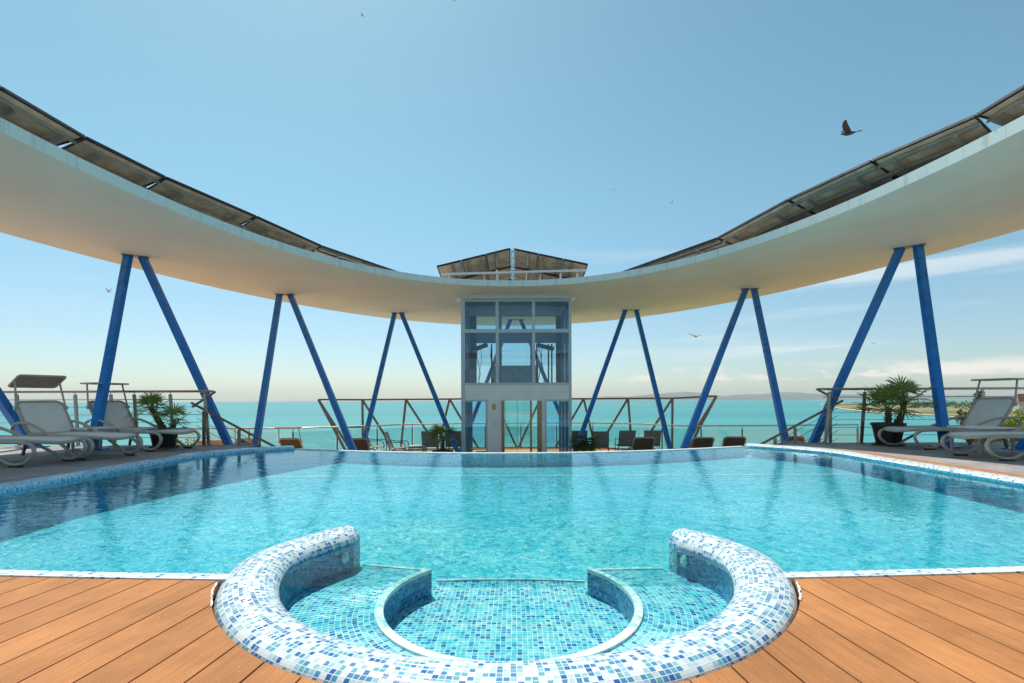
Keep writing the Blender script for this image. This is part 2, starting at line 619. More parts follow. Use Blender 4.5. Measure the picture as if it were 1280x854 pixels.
    def lathe(s, prof, n=24, c=(0, 0, 0), cap=True):
        V, F = [], []
        for r, z in prof:
            for k in range(n):
                a = 2 * PI * k / n
                V.append((c[0] + r * math.cos(a), c[1] + r * math.sin(a), c[2] + z))
        for i in range(len(prof) - 1):
            for k in range(n):
                F.append((i * n + k, i * n + (k + 1) % n, (i + 1) * n + (k + 1) % n, (i + 1) * n + k))
        if cap:
            F.append(tuple(reversed(range(n))))
            F.append(tuple((len(prof) - 1) * n + k for k in range(n)))
        return s.add(V, F)

    def poly(s, pts, z, uvs=1.0, flip=False):
        """flat (maybe concave) plan polygon, triangulated, uv = metres"""
        bm = bmesh.new()
        vs = [bm.verts.new((p[0], p[1], z if not callable(z) else z(*p[:2]))) for p in pts]
        f = bm.faces.new(vs)
        f.normal_update()
        if (f.normal.z < 0) != flip:
            f.normal_flip()
        bmesh.ops.triangulate(bm, faces=[f])
        bm.verts.index_update()
        V = [v.co.copy() for v in bm.verts]
        F = [tuple(v.index for v in f.verts) for f in bm.faces]
        U = [[(V[i].x * uvs, V[i].y * uvs) for i in f] for f in F]
        bm.free()
        return s.add(V, F, U)

    def build(s, name, mat, parent=None, smooth=False, bevel=0, mats=None):
        me = bpy.data.meshes.new(name)
        me.from_pydata([tuple(v) for v in s.v], [], s.f)
        ul = me.uv_layers.new(name='UVMap')
        k = 0
        for p, u in zip(me.polygons, s.uv):
            for j, li in enumerate(p.loop_indices):
                ul.data[li].uv = u[j]
        me.materials.append(M[mat] if isinstance(mat, str) else mat)
        if smooth:
            me.polygons.foreach_set('use_smooth', [True] * len(me.polygons))
            try:
                me.set_sharp_from_angle(angle=R(40))
            except Exception:
                pass
        me.update()
        o = bpy.data.objects.new(name, me)
        COL.objects.link(o)
        if parent:
            o.parent = parent
        if bevel:
            b = o.modifiers.new('bevel', 'BEVEL')
            b.width = bevel
            b.segments = 2
            b.limit_method = 'ANGLE'
        return o


def tag(o, label=None, cat=None, group=None, kind=None):
    if label: o['label'] = label
    if cat: o['category'] = cat
    if group: o['group'] = group
    if kind: o['kind'] = kind
    return o


def struct(o):
    o['kind'] = 'structure'
    return o


def thing(name, label, cat, loc=(0, 0, 0), rz=0, group=None):
    o = bpy.data.objects.new(name, None)
    o.empty_display_size = .2
    COL.objects.link(o)
    o.location = loc
    o.rotation_euler = (0, 0, rz)
    return tag(o, label, cat, group)


def copy_tree(o, parent=None, skip=()):
    c = o.copy()
    COL.objects.link(c)
    c.parent = parent
    for ch in o.children:
        if ch.name.split('.')[0] in skip:
            continue
        copy_tree(ch, c, skip)
    return c


def arc(cx, cy, r, a0, a1, n):
    return [(cx + r * math.cos(R(a0 + (a1 - a0) * i / n)), cy + r * math.sin(R(a0 + (a1 - a0) * i / n))) for i in range(n + 1)]


# ------------------------------------------------------------------ plan of the place
WZ = -.05                                    # water level
SC = (-.03, 2.93)                            # centre of the round seating pool
RI, RO = 1.22, 1.49
def y_edge(x): return 2.40 + .015 * x * x    # near edge of the pool
def y_inf(x): return 8.55 + .053 * x * x     # vanishing edge at the far side
def y_fl(y):                                 # pool floor height
    return (-.50 + .15 * (y - 3.2) / 2.0) if y < 5.2 else (-.35 + .05 * (y - 5.2) / 2.5 if y < 7.7 else -.30 + .03 * (y - 7.7) / .9)


NEARX = [-5.35 + (10.75) * i / 36 for i in range(37)]
L_END, R_END = (-4.15, 9.45), (4.5, 9.6)
side_l = [(-5.22, y_edge(-5.3) + .1), (-5.22, 4.5), (-5.22, 6.5), (-5.2, 8.1), (-5.1, 8.5), (-4.8, 8.95), L_END]
side_r = [(5.37, y_edge(5.3) + .1), (5.37, 4.5), (5.37, 6.5), (5.36, 8.1), (5.28, 8.5), (5.05, 8.95), R_END]
inf = [(L_END[0] + (R_END[0] - L_END[0]) * i / 30,) for i in range(31)]
inf = [(p[0], y_inf(p[0])) for p in inf]
inf[0], inf[-1] = L_END, R_END
near = [(x, y_edge(x) + .06) for x in NEARX if -5.2 < x < 5.35]
near = [(-5.2, y_edge(5.2) + .06)] + near + [(5.35, y_edge(5.35) + .06)]
outline = near + side_r[1:] + list(reversed(inf[1:-1])) + list(reversed(side_l[1:]))

# ------------------------------------------------------------------ pool basin
m = MBld()
# floor as a grid strip so that it can slope
ys = [2.3, 3.2, 4.2, 5.2, 6.4, 7.7, 8.7, 9.8]
bm_V = []
F, U = [], []
for y in ys:
    for x in (-5.4, 5.6):
        bm_V.append((x, y, y_fl(y)))
for i in range(len(ys) - 1):
    F.append((2 * i, 2 * i + 1, 2 * i + 3, 2 * i + 2))
    U.append([(bm_V[k][0], bm_V[k][1]) for k in F[-1]])
m.add(bm_V, F, U)
struct(m.build('pool_floor', 'tile_floor'))
m = MBld()
m.add([(-5.3, 7.66, y_fl(7.66) + .004), (5.5, 7.66, y_fl(7.66) + .004), (5.5, 7.72, y_fl(7.72) + .006), (-5.3, 7.72, y_fl(7.72) + .006)], [(0, 1, 2, 3)])
struct(m.build('pool_floor_line', 'tile_trim'))

# near coping between the deck and the water
m = MBld()
pth = [(x, y_edge(x)) for x in NEARX]
prof = [(.0, -.04), (.0, .006), (.075, .006), (.085, .0), (.085, -.9)]
segA = [p for p in pth if p[0] < -1.30]
segB = [p for p in pth if p[0] > 1.24]
m.sweep(segA + [(-1.30, y_edge(1.3))], prof)
m.sweep([(1.24, y_edge(1.24))] + segB, prof)
struct(m.build('pool_coping', 'tile_trim'))
# side copings
m = MBld()
prof = [(-.02, -.9), (-.02, -.02), (.0, .0), (.10, .012), (.185, .012), (.205, .0), (.205, -1.2)]
m.sweep(side_l, [(p[0], p[1]) for p in prof], capends=True)
struct(m.build('pool_coping', 'tile_wall2'))
m = MBld()
m.sweep(side_r, [(-p[0], p[1]) for p in prof if p[1] > -.5] + [(-.206, -.045)], capends=True)
struct(m.build('pool_coping', 'tile_trim'))
m = MBld()
m.sweep(side_r, [(-.203, -.03), (-.203, -1.0)], capends=False)
struct(m.build('pool_wall', 'tile_wall2'))
# vanishing edge
m = MBld()
m.sweep(inf, [(-.01, -.9), (-.01, WZ - .008), (.0, WZ + .004), (.10, WZ + .006), (.12, WZ - .01), (.12, -1.2)])
struct(m.build('pool_overflow_edge', 'tile_wall2'))
m = MBld()
m.sweep(inf, [(.012, WZ + .004), (.012, WZ + .012), (.10, WZ + .013), (.10, WZ + .004)])
struct(m.build('pool_overflow_sill', 'tile_white'))
# grate and orange board along the right side
m = MBld()
gx = [(5.575 + .0, y_edge(5.5) + .15), (5.575, 8.1), (5.5, 8.5)]
m.sweep(gx, [(.0, -.02), (.0, .016), (-.065, .016), (-.065, -.02)])
struct(m.build('edge_board', 'orange_strip'))
m = MBld()
y = 2.9
while y < 8.2:
    m.box((5.667, y, .004), (.045, .022, .028))
    y += .04
m.sweep([(5.692, 2.9), (5.692, 8.2)], [(.0, -.02), (.0, .017), (-.06, .017), (-.06, -.02)])
struct(m.build('drain_grate', 'orange_strip'))

# water sheet
m = MBld()
m.poly(outline, WZ)
struct(m.build('water', 'water'))

# ------------------------------------------------------------------ round seating pool
spa = thing('spa_tub', 'round mosaic tiled spa bay with curved rim set into the wooden deck', 'spa', (SC[0], SC[1], 0))
def local(b):                                 # move the collected points into the spa's own frame
    for i in range(len(b.v)):
        b.v[i] = b.v[i] - Vector((SC[0], SC[1], 0))
    return b
TIPL, TIPR = 23, 17.5
def pull(deg):                                # how far the rim leans in at its two tips
    e = (180 - deg) if deg < 270 else (deg - 360)
    q = min(1, max(0, (e + 10) / 32))
    return .17 * q * q * (3 - 2 * q) * (1 if q < 1 else 1)
pth = []
for i in range(97):
    dg = 180 - TIPL + (180 + TIPL + TIPR) * i / 96
    rr_ = 1.355 - pull(dg)
    pth.append((SC[0] + rr_ * math.cos(R(dg)), SC[1] + rr_ * math.sin(R(dg))))
prof = [(.135, -.75), (.135, -.055), (.128, -.032), (.104, -.004), (.06, .016), (0, .023), (-.06, .019), (-.104, .006), (-.127, -.014), (-.135, -.045), (-.135, -.75)]
sca = [1] * 97
for k, q in enumerate((.72, .88, .96)):
    sca[k] = sca[96 - k] = q
m = MBld()
m.sweep(pth, prof, scales=sca)
local(m).build('rim', 'tile_rim', spa, smooth=True)
# blue inner lining, a few mm in front of the rim's inner face
m = MBld()
m.sweep(pth[2:-2], [(.1385, -.72), (.1385, -.058)], capends=False)
local(m).build('inner_lining', 'tile_wall', spa)
# benches: between the rim and the white curb, submerged
BZ, FZ = -.23, -.385
CC = (-.02, 2.76)
CR = .70


def bench(side):
    m = MBld()
    na, nr = 40, 8
    V, F, U = [], [], []
    # outer points along the rim, inner points along the curb circle
    for i in range(na + 1):
        t_ = i / na
        ao = R((180 - TIPL) + (90 + TIPL) * t_) if side < 0 else R(TIPR + (-90 - TIPR) * t_)
        ai = R(138 + (270 - 138) * t_) if side < 0 else R(42 + (-90 - 42) * t_)
        ro_ = 1.225 - pull(math.degrees(ao) if side < 0 else 360 + math.degrees(ao))
        po = Vector((SC[0] + ro_ * math.cos(ao), SC[1] + ro_ * math.sin(ao)))
        pi_ = Vector((CC[0] + CR * math.cos(ai), CC[1] + CR * math.sin(ai)))
        for j in range(nr + 1):
            q = pi_.lerp(po, j / nr)
            V.append((q.x, q.y, BZ))
            U.append((ai * .95, j / nr * (po - pi_).length))
    for i in range(na):
        for j in range(nr):
            a = i * (nr + 1) + j
            F.append((a, a + nr + 1, a + nr + 2, a + 1) if side > 0 else (a + 1, a + nr + 2, a + nr + 1, a))
    m.add(V, F, [[U[k] for k in f] for f in F])
    local(m).build('bench', 'tile_bench', spa)
    # far end wall of the bench
    a, b = Vector(V[0]), Vector(V[nr])
    m = MBld()
    L = (a - b).length
    m.add([a, b, b + Vector((0, 0, -.5)), a + Vector((0, 0, -.5))], [(0, 1, 2, 3)], [[(0, 0), (L, 0), (L, .5), (0, .5)]])
    local(m).build('bench_end', 'tile_wall', spa)
    m = MBld()
    m.bar(a + Vector((0, -.0, .0)), b, .03, .012)
    local(m).build('bench_edge', 'tile_white', spa)


bench(-1)
bench(1)
for a0, a1 in ((138, 270), (402, 270)):
    m = MBld()
    p = arc(CC[0], CC[1], CR, a0, a1, 44)
    pr = [(-.022, BZ - .01), (-.022, BZ + .012), (.0, BZ + .018), (.022, BZ + .012), (.022, BZ - .01)]
    m.sweep(p, pr)
    local(m).build('curb', 'tile_white', spa, smooth=True)
    m = MBld()
    m.sweep(p, [(.02 if a0 == 138 else -.02, BZ - .008), (.02 if a0 == 138 else -.02, FZ - .3)], capends=False)
    local(m).build('step_wall', 'tile_wall', spa)
# lower floor
m = MBld()
fp = [(CC[0] + CR * math.cos(R(a)), CC[1] + CR * math.sin(R(a))) for a in range(138, 403, 4)]
fp += [(.50, 3.44), (.25, 3.47), (0, 3.48), (-.25, 3.48), (-.53, 3.46)]
m.poly(fp, FZ)
local(m).build('lower_floor', 'tile_bench', spa)
m = MBld()
m.sweep([(-.53, 3.46), (-.25, 3.48), (0, 3.48), (.25, 3.47), (.50, 3.44)], [(-.012, FZ - .01), (-.012, FZ + .01), (.012, FZ + .01), (.012, FZ - .01)])
local(m).build('floor_edge', 'tile_white', spa)
m = MBld()
m.sweep([(-.53, 3.47), (-.25, 3.49), (0, 3.49), (.25, 3.48), (.50, 3.45)], [(0, FZ - .008), (0, FZ - .5)], capends=False)
local(m).build('front_wall', 'tile_wall', spa)
for a in (167, 8):                            # jets in the inner wall
    rj = 1.212 - pull(a if a > 90 else 360 + a)
    c = Vector((SC[0] + rj * math.cos(R(a)), SC[1] + rj * math.sin(R(a)), -.125))
    d = Vector((-math.cos(R(a)), -math.sin(R(a)), 0))
    m = MBld()
    m.tube([c, c + d * .012], .036, 20)
    m.tube([c + d * .012, c + d * .022], .022, 16)
    local(m).build('jet', 'jet', spa)

# ------------------------------------------------------------------ decks
def boards(name, mat, poly, ang, pitch, gap, origin, z0=-.024, z1=0.0):
    """plan polygon sawn into boards along direction 'ang' with real gaps"""
    bm = bmesh.new()
    vs = [bm.verts.new((p[0], p[1], z1)) for p in poly]
    f = bm.faces.new(vs)
    f.normal_update()
    if f.normal.z < 0:
        f.normal_flip()
    d = Vector((math.sin(-ang), math.cos(-ang), 0))       # along the board
    n = Vector((d.y, -d.x, 0))
    ts = [(Vector((p[0], p[1], 0)) - Vector((origin[0], origin[1], 0))).dot(n) for p in poly]
    k0, k1 = math.floor(min(ts) / pitch), math.ceil(max(ts) / pitch)
    for k in range(k0, k1 + 1):
        for e in (-gap / 2, gap / 2):
            co = Vector((origin[0], origin[1], 0)) + n * (k * pitch + e)
            bmesh.ops.bisect_plane(bm, geom=bm.verts[:] + bm.edges[:] + bm.faces[:], plane_co=co, plane_no=n, dist=1e-5)
    kill = []
    for f in bm.faces:
        t_ = (f.calc_center_median() - Vector((origin[0], origin[1], 0))).dot(n)
        r_ = (t_ / pitch) - round(t_ / pitch)
        if abs(r_ * pitch) < gap / 2:
            kill.append(f)
    bmesh.ops.delete(bm, geom=kill, context='FACES')
    bmesh.ops.split_edges(bm, edges=[e for e in bm.edges if len(e.link_faces) > 1])
    ex = bmesh.ops.extrude_face_region(bm, geom=bm.faces[:])
    top = [v for v in ex['geom'] if isinstance(v, bmesh.types.BMVert)]
    for v in top:
        v.co.z = z0
    bmesh.ops.recalc_face_normals(bm, faces=bm.faces[:])
    me = bpy.data.meshes.new(name)
    bm.to_mesh(me)
    bm.free()
    me.materials.append(M[mat])
    o = bpy.data.objects.new(name, me)
    COL.objects.link(o)
    return struct(o)


G = .006
RD = RO + .004
ycut = lambda x: y_edge(x) - G
import math as _m
# left half of the near deck
xi = None
for k in range(400):                          # where the rim meets the near coping
    a = R(180 + k * .25)
    if SC[1] + RD * _m.sin(a) < ycut(SC[0] + RD * _m.cos(a)):
        aL = 180 + k * .25
        break
for k in range(400):
    a = R(360 - k * .25)
    if SC[1] + RD * _m.sin(a) < ycut(SC[0] + RD * _m.cos(a)):
        aR = 360 - k * .25
        break
arcL = arc(SC[0], SC[1], RD, aL, 270, 40)
arcR = arc(SC[0], SC[1], RD, aR, 270, 40)
pl = [(-13, -6), (-13, 2.82), (-5.45, 2.82)] + [(x, ycut(x)) for x in NEARX if -5.44 < x < arcL[0][0] - .03] + arcL + [(SC[0], -6)]
boards('near_deck', 'deck_l', pl, ANG_L, .1735, .0075, (-1.44, 2.44))
pr_ = [(13, -6), (13, 2.82), (5.6, 2.82)] + [(x, ycut(x)) for x in reversed(NEARX) if arcR[0][0] + .03 < x < 5.55] + arcR + [(SC[0], -6)]
boards('near_deck', 'deck_r', pr_, ANG_R, .1735, .0075, (1.33, 2.42))
sl = [(-12.5, 2.83), (-5.44, 2.83), (-5.44, 8.15), (-5.32, 8.6), (-5.05, 9.05), (-5.05, 9.9), (-12.5, 9.9)]
boards('side_deck', 'deck_s', sl, PI / 2, .15, .005, (0, 2.9))
sr = [(12.5, 2.83), (5.76, 2.83), (5.76, 8.15), (5.55, 8.6), (5.3, 9.05), (5.3, 9.9), (12.5, 9.9)]
boards('side_deck', 'deck_s', sr, PI / 2, .15, .005, (0, 2.9))
m = MBld()
m.poly([(-13, -6), (13, -6), (13, 2.36), (1.6, 2.36)] + list(reversed(arc(SC[0], SC[1], 1.48, 205, 335, 40))) + [(-1.6, 2.36), (-13, 2.36)], -.06)
m.poly([(-12.5, 2.36), (-5.44, 2.36), (-5.44, 8.15), (-5.1, 9.0), (-5.1, 9.88), (-12.5, 9.88)], -.06)
m.poly([(12.5, 2.36), (5.6, 2.36), (5.6, 8.15), (5.34, 9.0), (5.34, 9.88), (12.5, 9.88)], -.06)
struct(m.build('deck_subfloor', 'under'))
# white sealant crumbs where the rim meets the deck
for a0, a1, r_, w, sd in ((aL + 1, aL + 13, RD + .002, .008, 'left'), (aR - 11, aR - 2, RD + .002, .008, 'right')):
    m = MBld()
    ps = arc(SC[0], SC[1], r_, a0, a1, 12)
    m.tube([(p[0] + random.uniform(-.004, .004), p[1] + random.uniform(-.003, .003), .004) for p in ps], [w * random.uniform(.25, .8) for _ in ps], 6, flat=.5)
    tag(m.build('sealant_bead', 'tile_white'), 'broken bead of white sealant where the mosaic rim meets the %s deck boards' % sd, 'sealant')

# fascia below the upper decks, towards the lower terrace
m = MBld()
m.box((-8.78, 9.87, -.6), (7.4, .06, 1.07))
m.box((9.0, 9.87, -.6), (7.4, .06, 1.07))
struct(m.build('deck_fascia', 'deck_low'))
# lower terrace
rail_far = [(-12.6, 18.0), (-11.0, 17.6), (-8.2, 17.5), (-6.5, 18.3), (-5.0, 19.3), (-4.2, 20.0), (-2.1, 20.6), (0, 20.8), (2.4, 20.75), (4.6, 20.1), (5.6, 19.0), (6.4, 18.2), (8.2, 18.1), (10.6, 18.3), (12.9, 18.5)]
def smooth_path(P, n=6):
    out = []
    for i in range(len(P) - 1):
        p0, p1, p2, p3 = [Vector(P[max(0, min(len(P) - 1, k))]) for k in (i - 1, i, i + 1, i + 2)]
        for k in range(n):
            t_ = k / n
            out.append(.5 * ((2 * p1) + (-p0 + p2) * t_ + (2 * p0 - 5 * p1 + 4 * p2 - p3) * t_ ** 2 + (-p0 + 3 * p1 - 3 * p2 + p3) * t_ ** 3))
    out.append(Vector(P[-1]))
    return out


TZ = -1.15
rf = smooth_path([(p[0], p[1]) for p in rail_far])
tpoly = [(p.x * 1.012, p.y + .2) for p in rf]
m = MBld()
m.poly([(13.2, 9.0), (-13.2, 9.0)] + tpoly, TZ)
m.poly([(-13.25, -16), (-13.25, 17.5), (-34, 17.5), (-34, -16)], TZ - .1)  # unseen wings left and right, added to bounce warm light under the roof
m.poly([(13.25, -16), (34, -16), (34, 11.5), (13.25, 17.5)], TZ - .1)
struct(m.build('terrace_and_bounce_wings', 'deck_low'))
m = MBld()
m.sweep([(13.2, 9.0)] [:0] + tpoly, [(0, TZ - 24), (0, TZ + .02), (-.18, TZ + .05), (-.18, TZ - .1)], capends=False)
m.box((0, 2, -13.2), (26, 14, 23))
m.box((0, 12, -13.6), (25.6, 9, 24))
struct(m.build('building_base', 'concrete'))

# ------------------------------------------------------------------ ring roof
roof = thing('ring_roof', 'white oval ring roof slab that floats above the pool on blue columns', 'roof', (0, 4 * S, ZS))
def ring_pts(a, bf, bb, n=160, ex=2.06):
    P = []
    for i in range(n):
        th = 2 * PI * i / n
        c, s_ = math.cos(th), math.sin(th)
        x = a * math.copysign(abs(c) ** (2 / ex), c)
        y = (bf if s_ > 0 else bb) * math.copysign(abs(s_) ** (2 / ex), s_)
        P.append(Vector((x + .03, y, 0)))
    return P


NI = 160
ri = ring_pts(5.0 * S, 7.45 * S, 7.45 * S, NI, 2.12)
ro = ring_pts(8.38 * S, 13.85 * S, 10.6 * S, NI, 2.0)
def ring_sheet(m, A, B, za, zb, up):
    n = len(A)
    V = [Vector((p.x, p.y, za)) for p in A] + [Vector((p.x, p.y, zb)) for p in B]
    F = [(i, (i + 1) % n, n + (i + 1) % n, n + i) if not up else (n + i, n + (i + 1) % n, (i + 1) % n, i) for i in range(n)]
    m.add(V, F)
ZT = .165
mids = [ri[i].lerp(ro[i], .5) for i in range(NI)]
q1 = [ri[i].lerp(ro[i], .94) for i in range(NI)]
m = MBld()
V, F = [], []
ringsz = [(ri, 0), (mids, -.0), (q1, .0), (ro, .05), (ro, .09)]
for P, z in ringsz:
    V += [Vector((p.x, p.y, z)) for p in P]
for k in range(len(ringsz) - 1):
    for i in range(NI):
        j = (i + 1) % NI
        F.append((k * NI + i, k * NI + j, (k + 1) * NI + j, (k + 1) * NI + i))
m.add(V, F)
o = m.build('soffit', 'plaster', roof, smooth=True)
m = MBld()
ring_sheet(m, ri, ri, ZT, 0.0, False)
m.build('inner_fascia', 'fascia', roof, smooth=True)
m = MBld()
ri2 = [p * 1.0 + Vector((p.x, p.y, 0)).normalized() * .12 for p in ri]
ring_sheet(m, ri, ri2, ZT, ZT + .012, False)
ring_sheet(m, ri2, ri2, ZT + .012, ZT - .02, False)
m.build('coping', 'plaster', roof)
m = MBld()
ring_sheet(m, ri2, ro, ZT - .02, .092, False)
m.build('roof_membrane', 'roof_felt', roof)

# blue columns in pairs that spread from a plate under the roof
def strut_pair(label, ap, gap, bl, br, r0=.073, r1=.073):
    ap = Vector(ap)
    t_ = thing('support_column', label, 'column', (ap.x, ap.y, TZ if bl[2] < -.5 or br[2] < -.5 else 0), 0, 'blue leaning columns under the ring roof')
    base = t_.location.copy()
    side = (Vector(br) - Vector(bl)).normalized()
    side.z = 0
    for k, b in ((-1, bl), (1, br)):
        a = ap + side * k * gap / 2
        b = Vector(b)
        m = MBld()
        d = (b - a)
        a2 = a - d.normalized() * .0
        m.bar(a2 - base, b - base, r0 * 2, r0 * 1.7, r1 * 2, r1 * 1.7, up=(0, 1, 0))
        m.build('strut', 'blue', t_, bevel=.012)
        if b.z > -2:
            m = MBld()
            m.box((b.x - base.x, b.y - base.y, b.z - base.z + .01), (.34, .34, .02))
            m.build('base_plate', 'blue', t_)
    m = MBld()
    ang = math.atan2(side.y, side.x)
    m.box((0, 0, ap.z - base.z - .006), (gap + .22, .2, .012), Matrix.Rotation(ang, 3, 'Z'))
    m.build('top_plate', 'steel_dark', t_)
    return t_


strut_pair('tall blue column pair at the far left behind the sun loungers', (-8.7, 6.24, ZS), .3, (-10.4, 4.9, 0), (-9.13, 9.45, 0))
strut_pair('blue column pair straddling the left railing by the potted palm', (-8.16, 10.76, ZS), .27, (-7.62, 9.0, 0), (-5.5, 10.5, TZ))
strut_pair('blue column pair left of centre, second from the glass lift tower', (-6.72, 14.7, ZS), .31, (-6.0, 11.3, TZ), (-3.30, 11.4, TZ))
strut_pair('blue column pair just left of the glass lift tower', (-4.10, 17.9, ZS), .24, (-4.94, 16.0, TZ), (-1.62, 16.0, TZ))
strut_pair('blue column pair behind the glass lift tower', (.15, 19.5, ZS), .40, (-2.0, 19.0, TZ), (2.45, 19.0, TZ))
strut_pair('blue column pair just right of the glass lift tower', (4.20, 17.5, ZS), .38, (1.91, 16.0, TZ), (5.19, 16.0, TZ))
strut_pair('blue column pair right of centre, second from the glass lift tower', (6.82, 14.2, ZS), .24, (3.44, 11.0, TZ), (6.28, 11.0, TZ))
strut_pair('blue column pair straddling the right railing by the potted palm', (8.26, 10.3, ZS), .31, (5.87, 10.5, TZ), (7.82, 8.95, 0))
strut_pair('blue column pair at the far right with one foot behind the white lounger', (8.94, 6.24, ZS), .3, (10.5, 4.9, 0), (8.62, 8.4, 0))

# ------------------------------------------------------------------ solar panels on the roof
def solar_panel(label, A, B, depth, drop, outdir, group):
    """A-B top edge; the panel falls away along outdir"""
    A, B = Vector(A), Vector(B)
    base = Vector(((A.x + B.x) / 2, (A.y + B.y) / 2, ZS + ZT))
    t_ = thing('solar_module', label, 'solar panel', base, 0, group)
    e = (B - A)
    L = e.length
    e.normalize()
    o_ = Vector(outdir)
    o_ = (o_ - e * o_.dot(e)).normalized()
    dn = (o_ * math.sqrt(max(depth ** 2 - drop ** 2, .01)) + Vector((0, 0, -drop)))
    dn = (dn - e * dn.dot(e)).normalized() * depth
    n = e.cross(dn).normalized()
    if n.z < 0:
        n = -n
    A0, B0 = A - base, B - base
    def slab(name, mat, i0, i1, j0, j1, h0, h1):
        m = MBld()
        P = []
        for h in (h0, h1):
            for i, j in ((i0, j0), (i1, j0), (i1, j1), (i0, j1)):
                P.append(A0 + e * (L * i) + dn * j + n * h)
        m.add(P, [(3, 2, 1, 0), (4, 5, 6, 7)] + [(k, (k + 1) % 4, 4 + (k + 1) % 4, 4 + k) for k in range(4)])
        return m.build(name, mat, t_)
    slab('cells', 'panel_face', .01, .99, .012, .988, -.008, .0)
    slab('backsheet', 'panel_back', .01, .99, .012, .988, -.013, -.0095)
    m = MBld()
    for a, b, w in ((A0, B0, .035), (A0 + dn, B0 + dn, .035), (A0, A0 + dn, .018), (B0, B0 + dn, .018)):
        m.bar(a - n * .02, b - n * .02, w, .045 if w > .02 else .03, up=n)
    m.build('frame', 'panel_frame', t_)
    for j, w in ((.12, .03), (.36, .06), (.72, .04)):
        m = MBld()
        m.bar(A0 + dn * j - n * .06, B0 + dn * j - n * .06, w, .055, up=n)
        m.build('rail', 'alu', t_)
    for i in (.2, .8):
        m = MBld()
        p = A0 + e * L * i
        m.bar(p + dn * .1 - n * .10, p + dn * .9 - n * .10, .05, .05, up=n)
        q = p + dn * .8 - n * .1
        m.bar(q, (q.x, q.y, .01), .045)
        m.bar(p + dn * .1 - n * .12, (q.x, q.y, .03), .04)
        m.build('bracket', 'alu', t_)
    return t_


ord_ = ['nearest the camera', 'second from the camera', 'third from the camera', 'fourth from the camera', 'fifth from the camera', 'last and lowest']
left_nodes = [((-110, 25), 4.1), ((0, 108), 5.05), ((106, 170.5), 6.15), ((207, 221), 7.35), ((320, 270), 9.0), ((402, 307), 10.4), ((506, 342.5), 12.2)]
right_nodes = [((1400, 45), 4.1), ((1284, 105), 5.0), ((1221, 143), 5.6), ((1090, 200), 6.6), ((985, 249), 7.9), ((897, 297), 9.6), ((778, 339.5), 11.6)]
for nodes, nm, sg in ((left_nodes, 'left', -1), (right_nodes, 'right', 1)):
    for i in range(6):
        A = at(*nodes[i][0], nodes[i][1] * S)
        B = at(*nodes[i + 1][0], nodes[i + 1][1] * S)
        e = (B - A).normalized()
        A, B = A + e * .015, B - e * .015
        od = Vector((-e.y, e.x, 0)) * (1 if sg < 0 else -1)
        if od.x * sg < 0:
            od = -od
        zt = (A.z + B.z) / 2 - ZS - ZT - .05
        solar_panel('dark framed solar panel on the %s roof arm, %s' % (nm, ord_[i]), A, B, 1.2 if i < 5 else .8, max(.05, min(.36, zt - .05)) if i < 5 else .04, od,
                    'solar panels along the ring roof')
# canopy of panels above the lift tower
can = thing('solar_canopy', 'shallow gabled solar panel canopy on the roof above the lift tower', 'solar canopy', (-.14, 13.0 * S, ZS + ZT))
cb = can.location.copy()
pk = at(638.3, 311.5, 13.0 * S) - cb
pk2 = at(641.8, 312, 13.0 * S) - cb
le = at(546, 334, 13.0 * S) - cb
re_ = at(735, 331.5, 13.0 * S) - cb
for a, b in ((le, pk), (pk2, re_)):
    e = (b - a)
    back = Vector((0, 3.1, -.5))
    n = e.cross(back).normalized()
    if n.z < 0:
        n = -n
    for k in range(3):
        p0, p1 = a + e * (k / 3 + .008), a + e * ((k + 1) / 3 - .008)
        m = MBld()
        P = [p0, p1, p1 + back, p0 + back]
        m.add([p + n * h for h in (0, .03) for p in P], [(3, 2, 1, 0), (4, 5, 6, 7)] + [(i, (i + 1) % 4, 4 + (i + 1) % 4, 4 + i) for i in range(4)])
        m.build('panel', 'panel_back', can)
        m = MBld()
        m.bar(p0 + n * .015, p1 + n * .015, .03, .055, up=n)
        m.bar(p0 + n * .015, p0 + back + n * .015, .03, .055, up=n)
        m.bar(p1 + n * .015, p1 + back + n * .015, .03, .055, up=n)
        m.build('panel_frame', 'panel_frame', can)
    for k in range(1, 5):
        m = MBld()
        q = a + e * (k / 5)
        m.bar(q - n * .03 + back * .02, q + back - n * .03, .05, .06, up=n)
        m.build('rafter', 'alu', can)
    for j in (.35, .7):
        m = MBld()
        m.bar(a + back * j - n * .09, b + back * j - n * .09, .05, .05, up=n)
        m.build('purlin', 'panel_frame', can)
m = MBld()
pa, pb = at(551, 343, 12.6 * S) - cb, at(733, 338, 12.6 * S) - cb
m.bar(pa, pb, .07, .06)
m.build('front_rail', 'white_paint', can)
for px in (561, 621, 701, 722):
    m = MBld()
    q = at(px, 341, 12.6 * S) - cb
    m.bar((q.x, q.y + .06, q.z + (.1 if px == 621 else 0)), (q.x, q.y + .06, .01), .06)
    m.build('post', 'white_paint', can)
m = MBld()
q = at(641.3, 312, 12.8 * S) - cb
for dx in (-.04, .04):
    m.bar((q.x + dx, q.y, q.z), (q.x + dx, q.y, .01), .045)
for k in range(7):
    z = q.z * (k + .5) / 7
    m.bar((q.x - .04, q.y, z), (q.x + .04, q.y, z + .05), .03)
m.build('mast', 'alu', can)

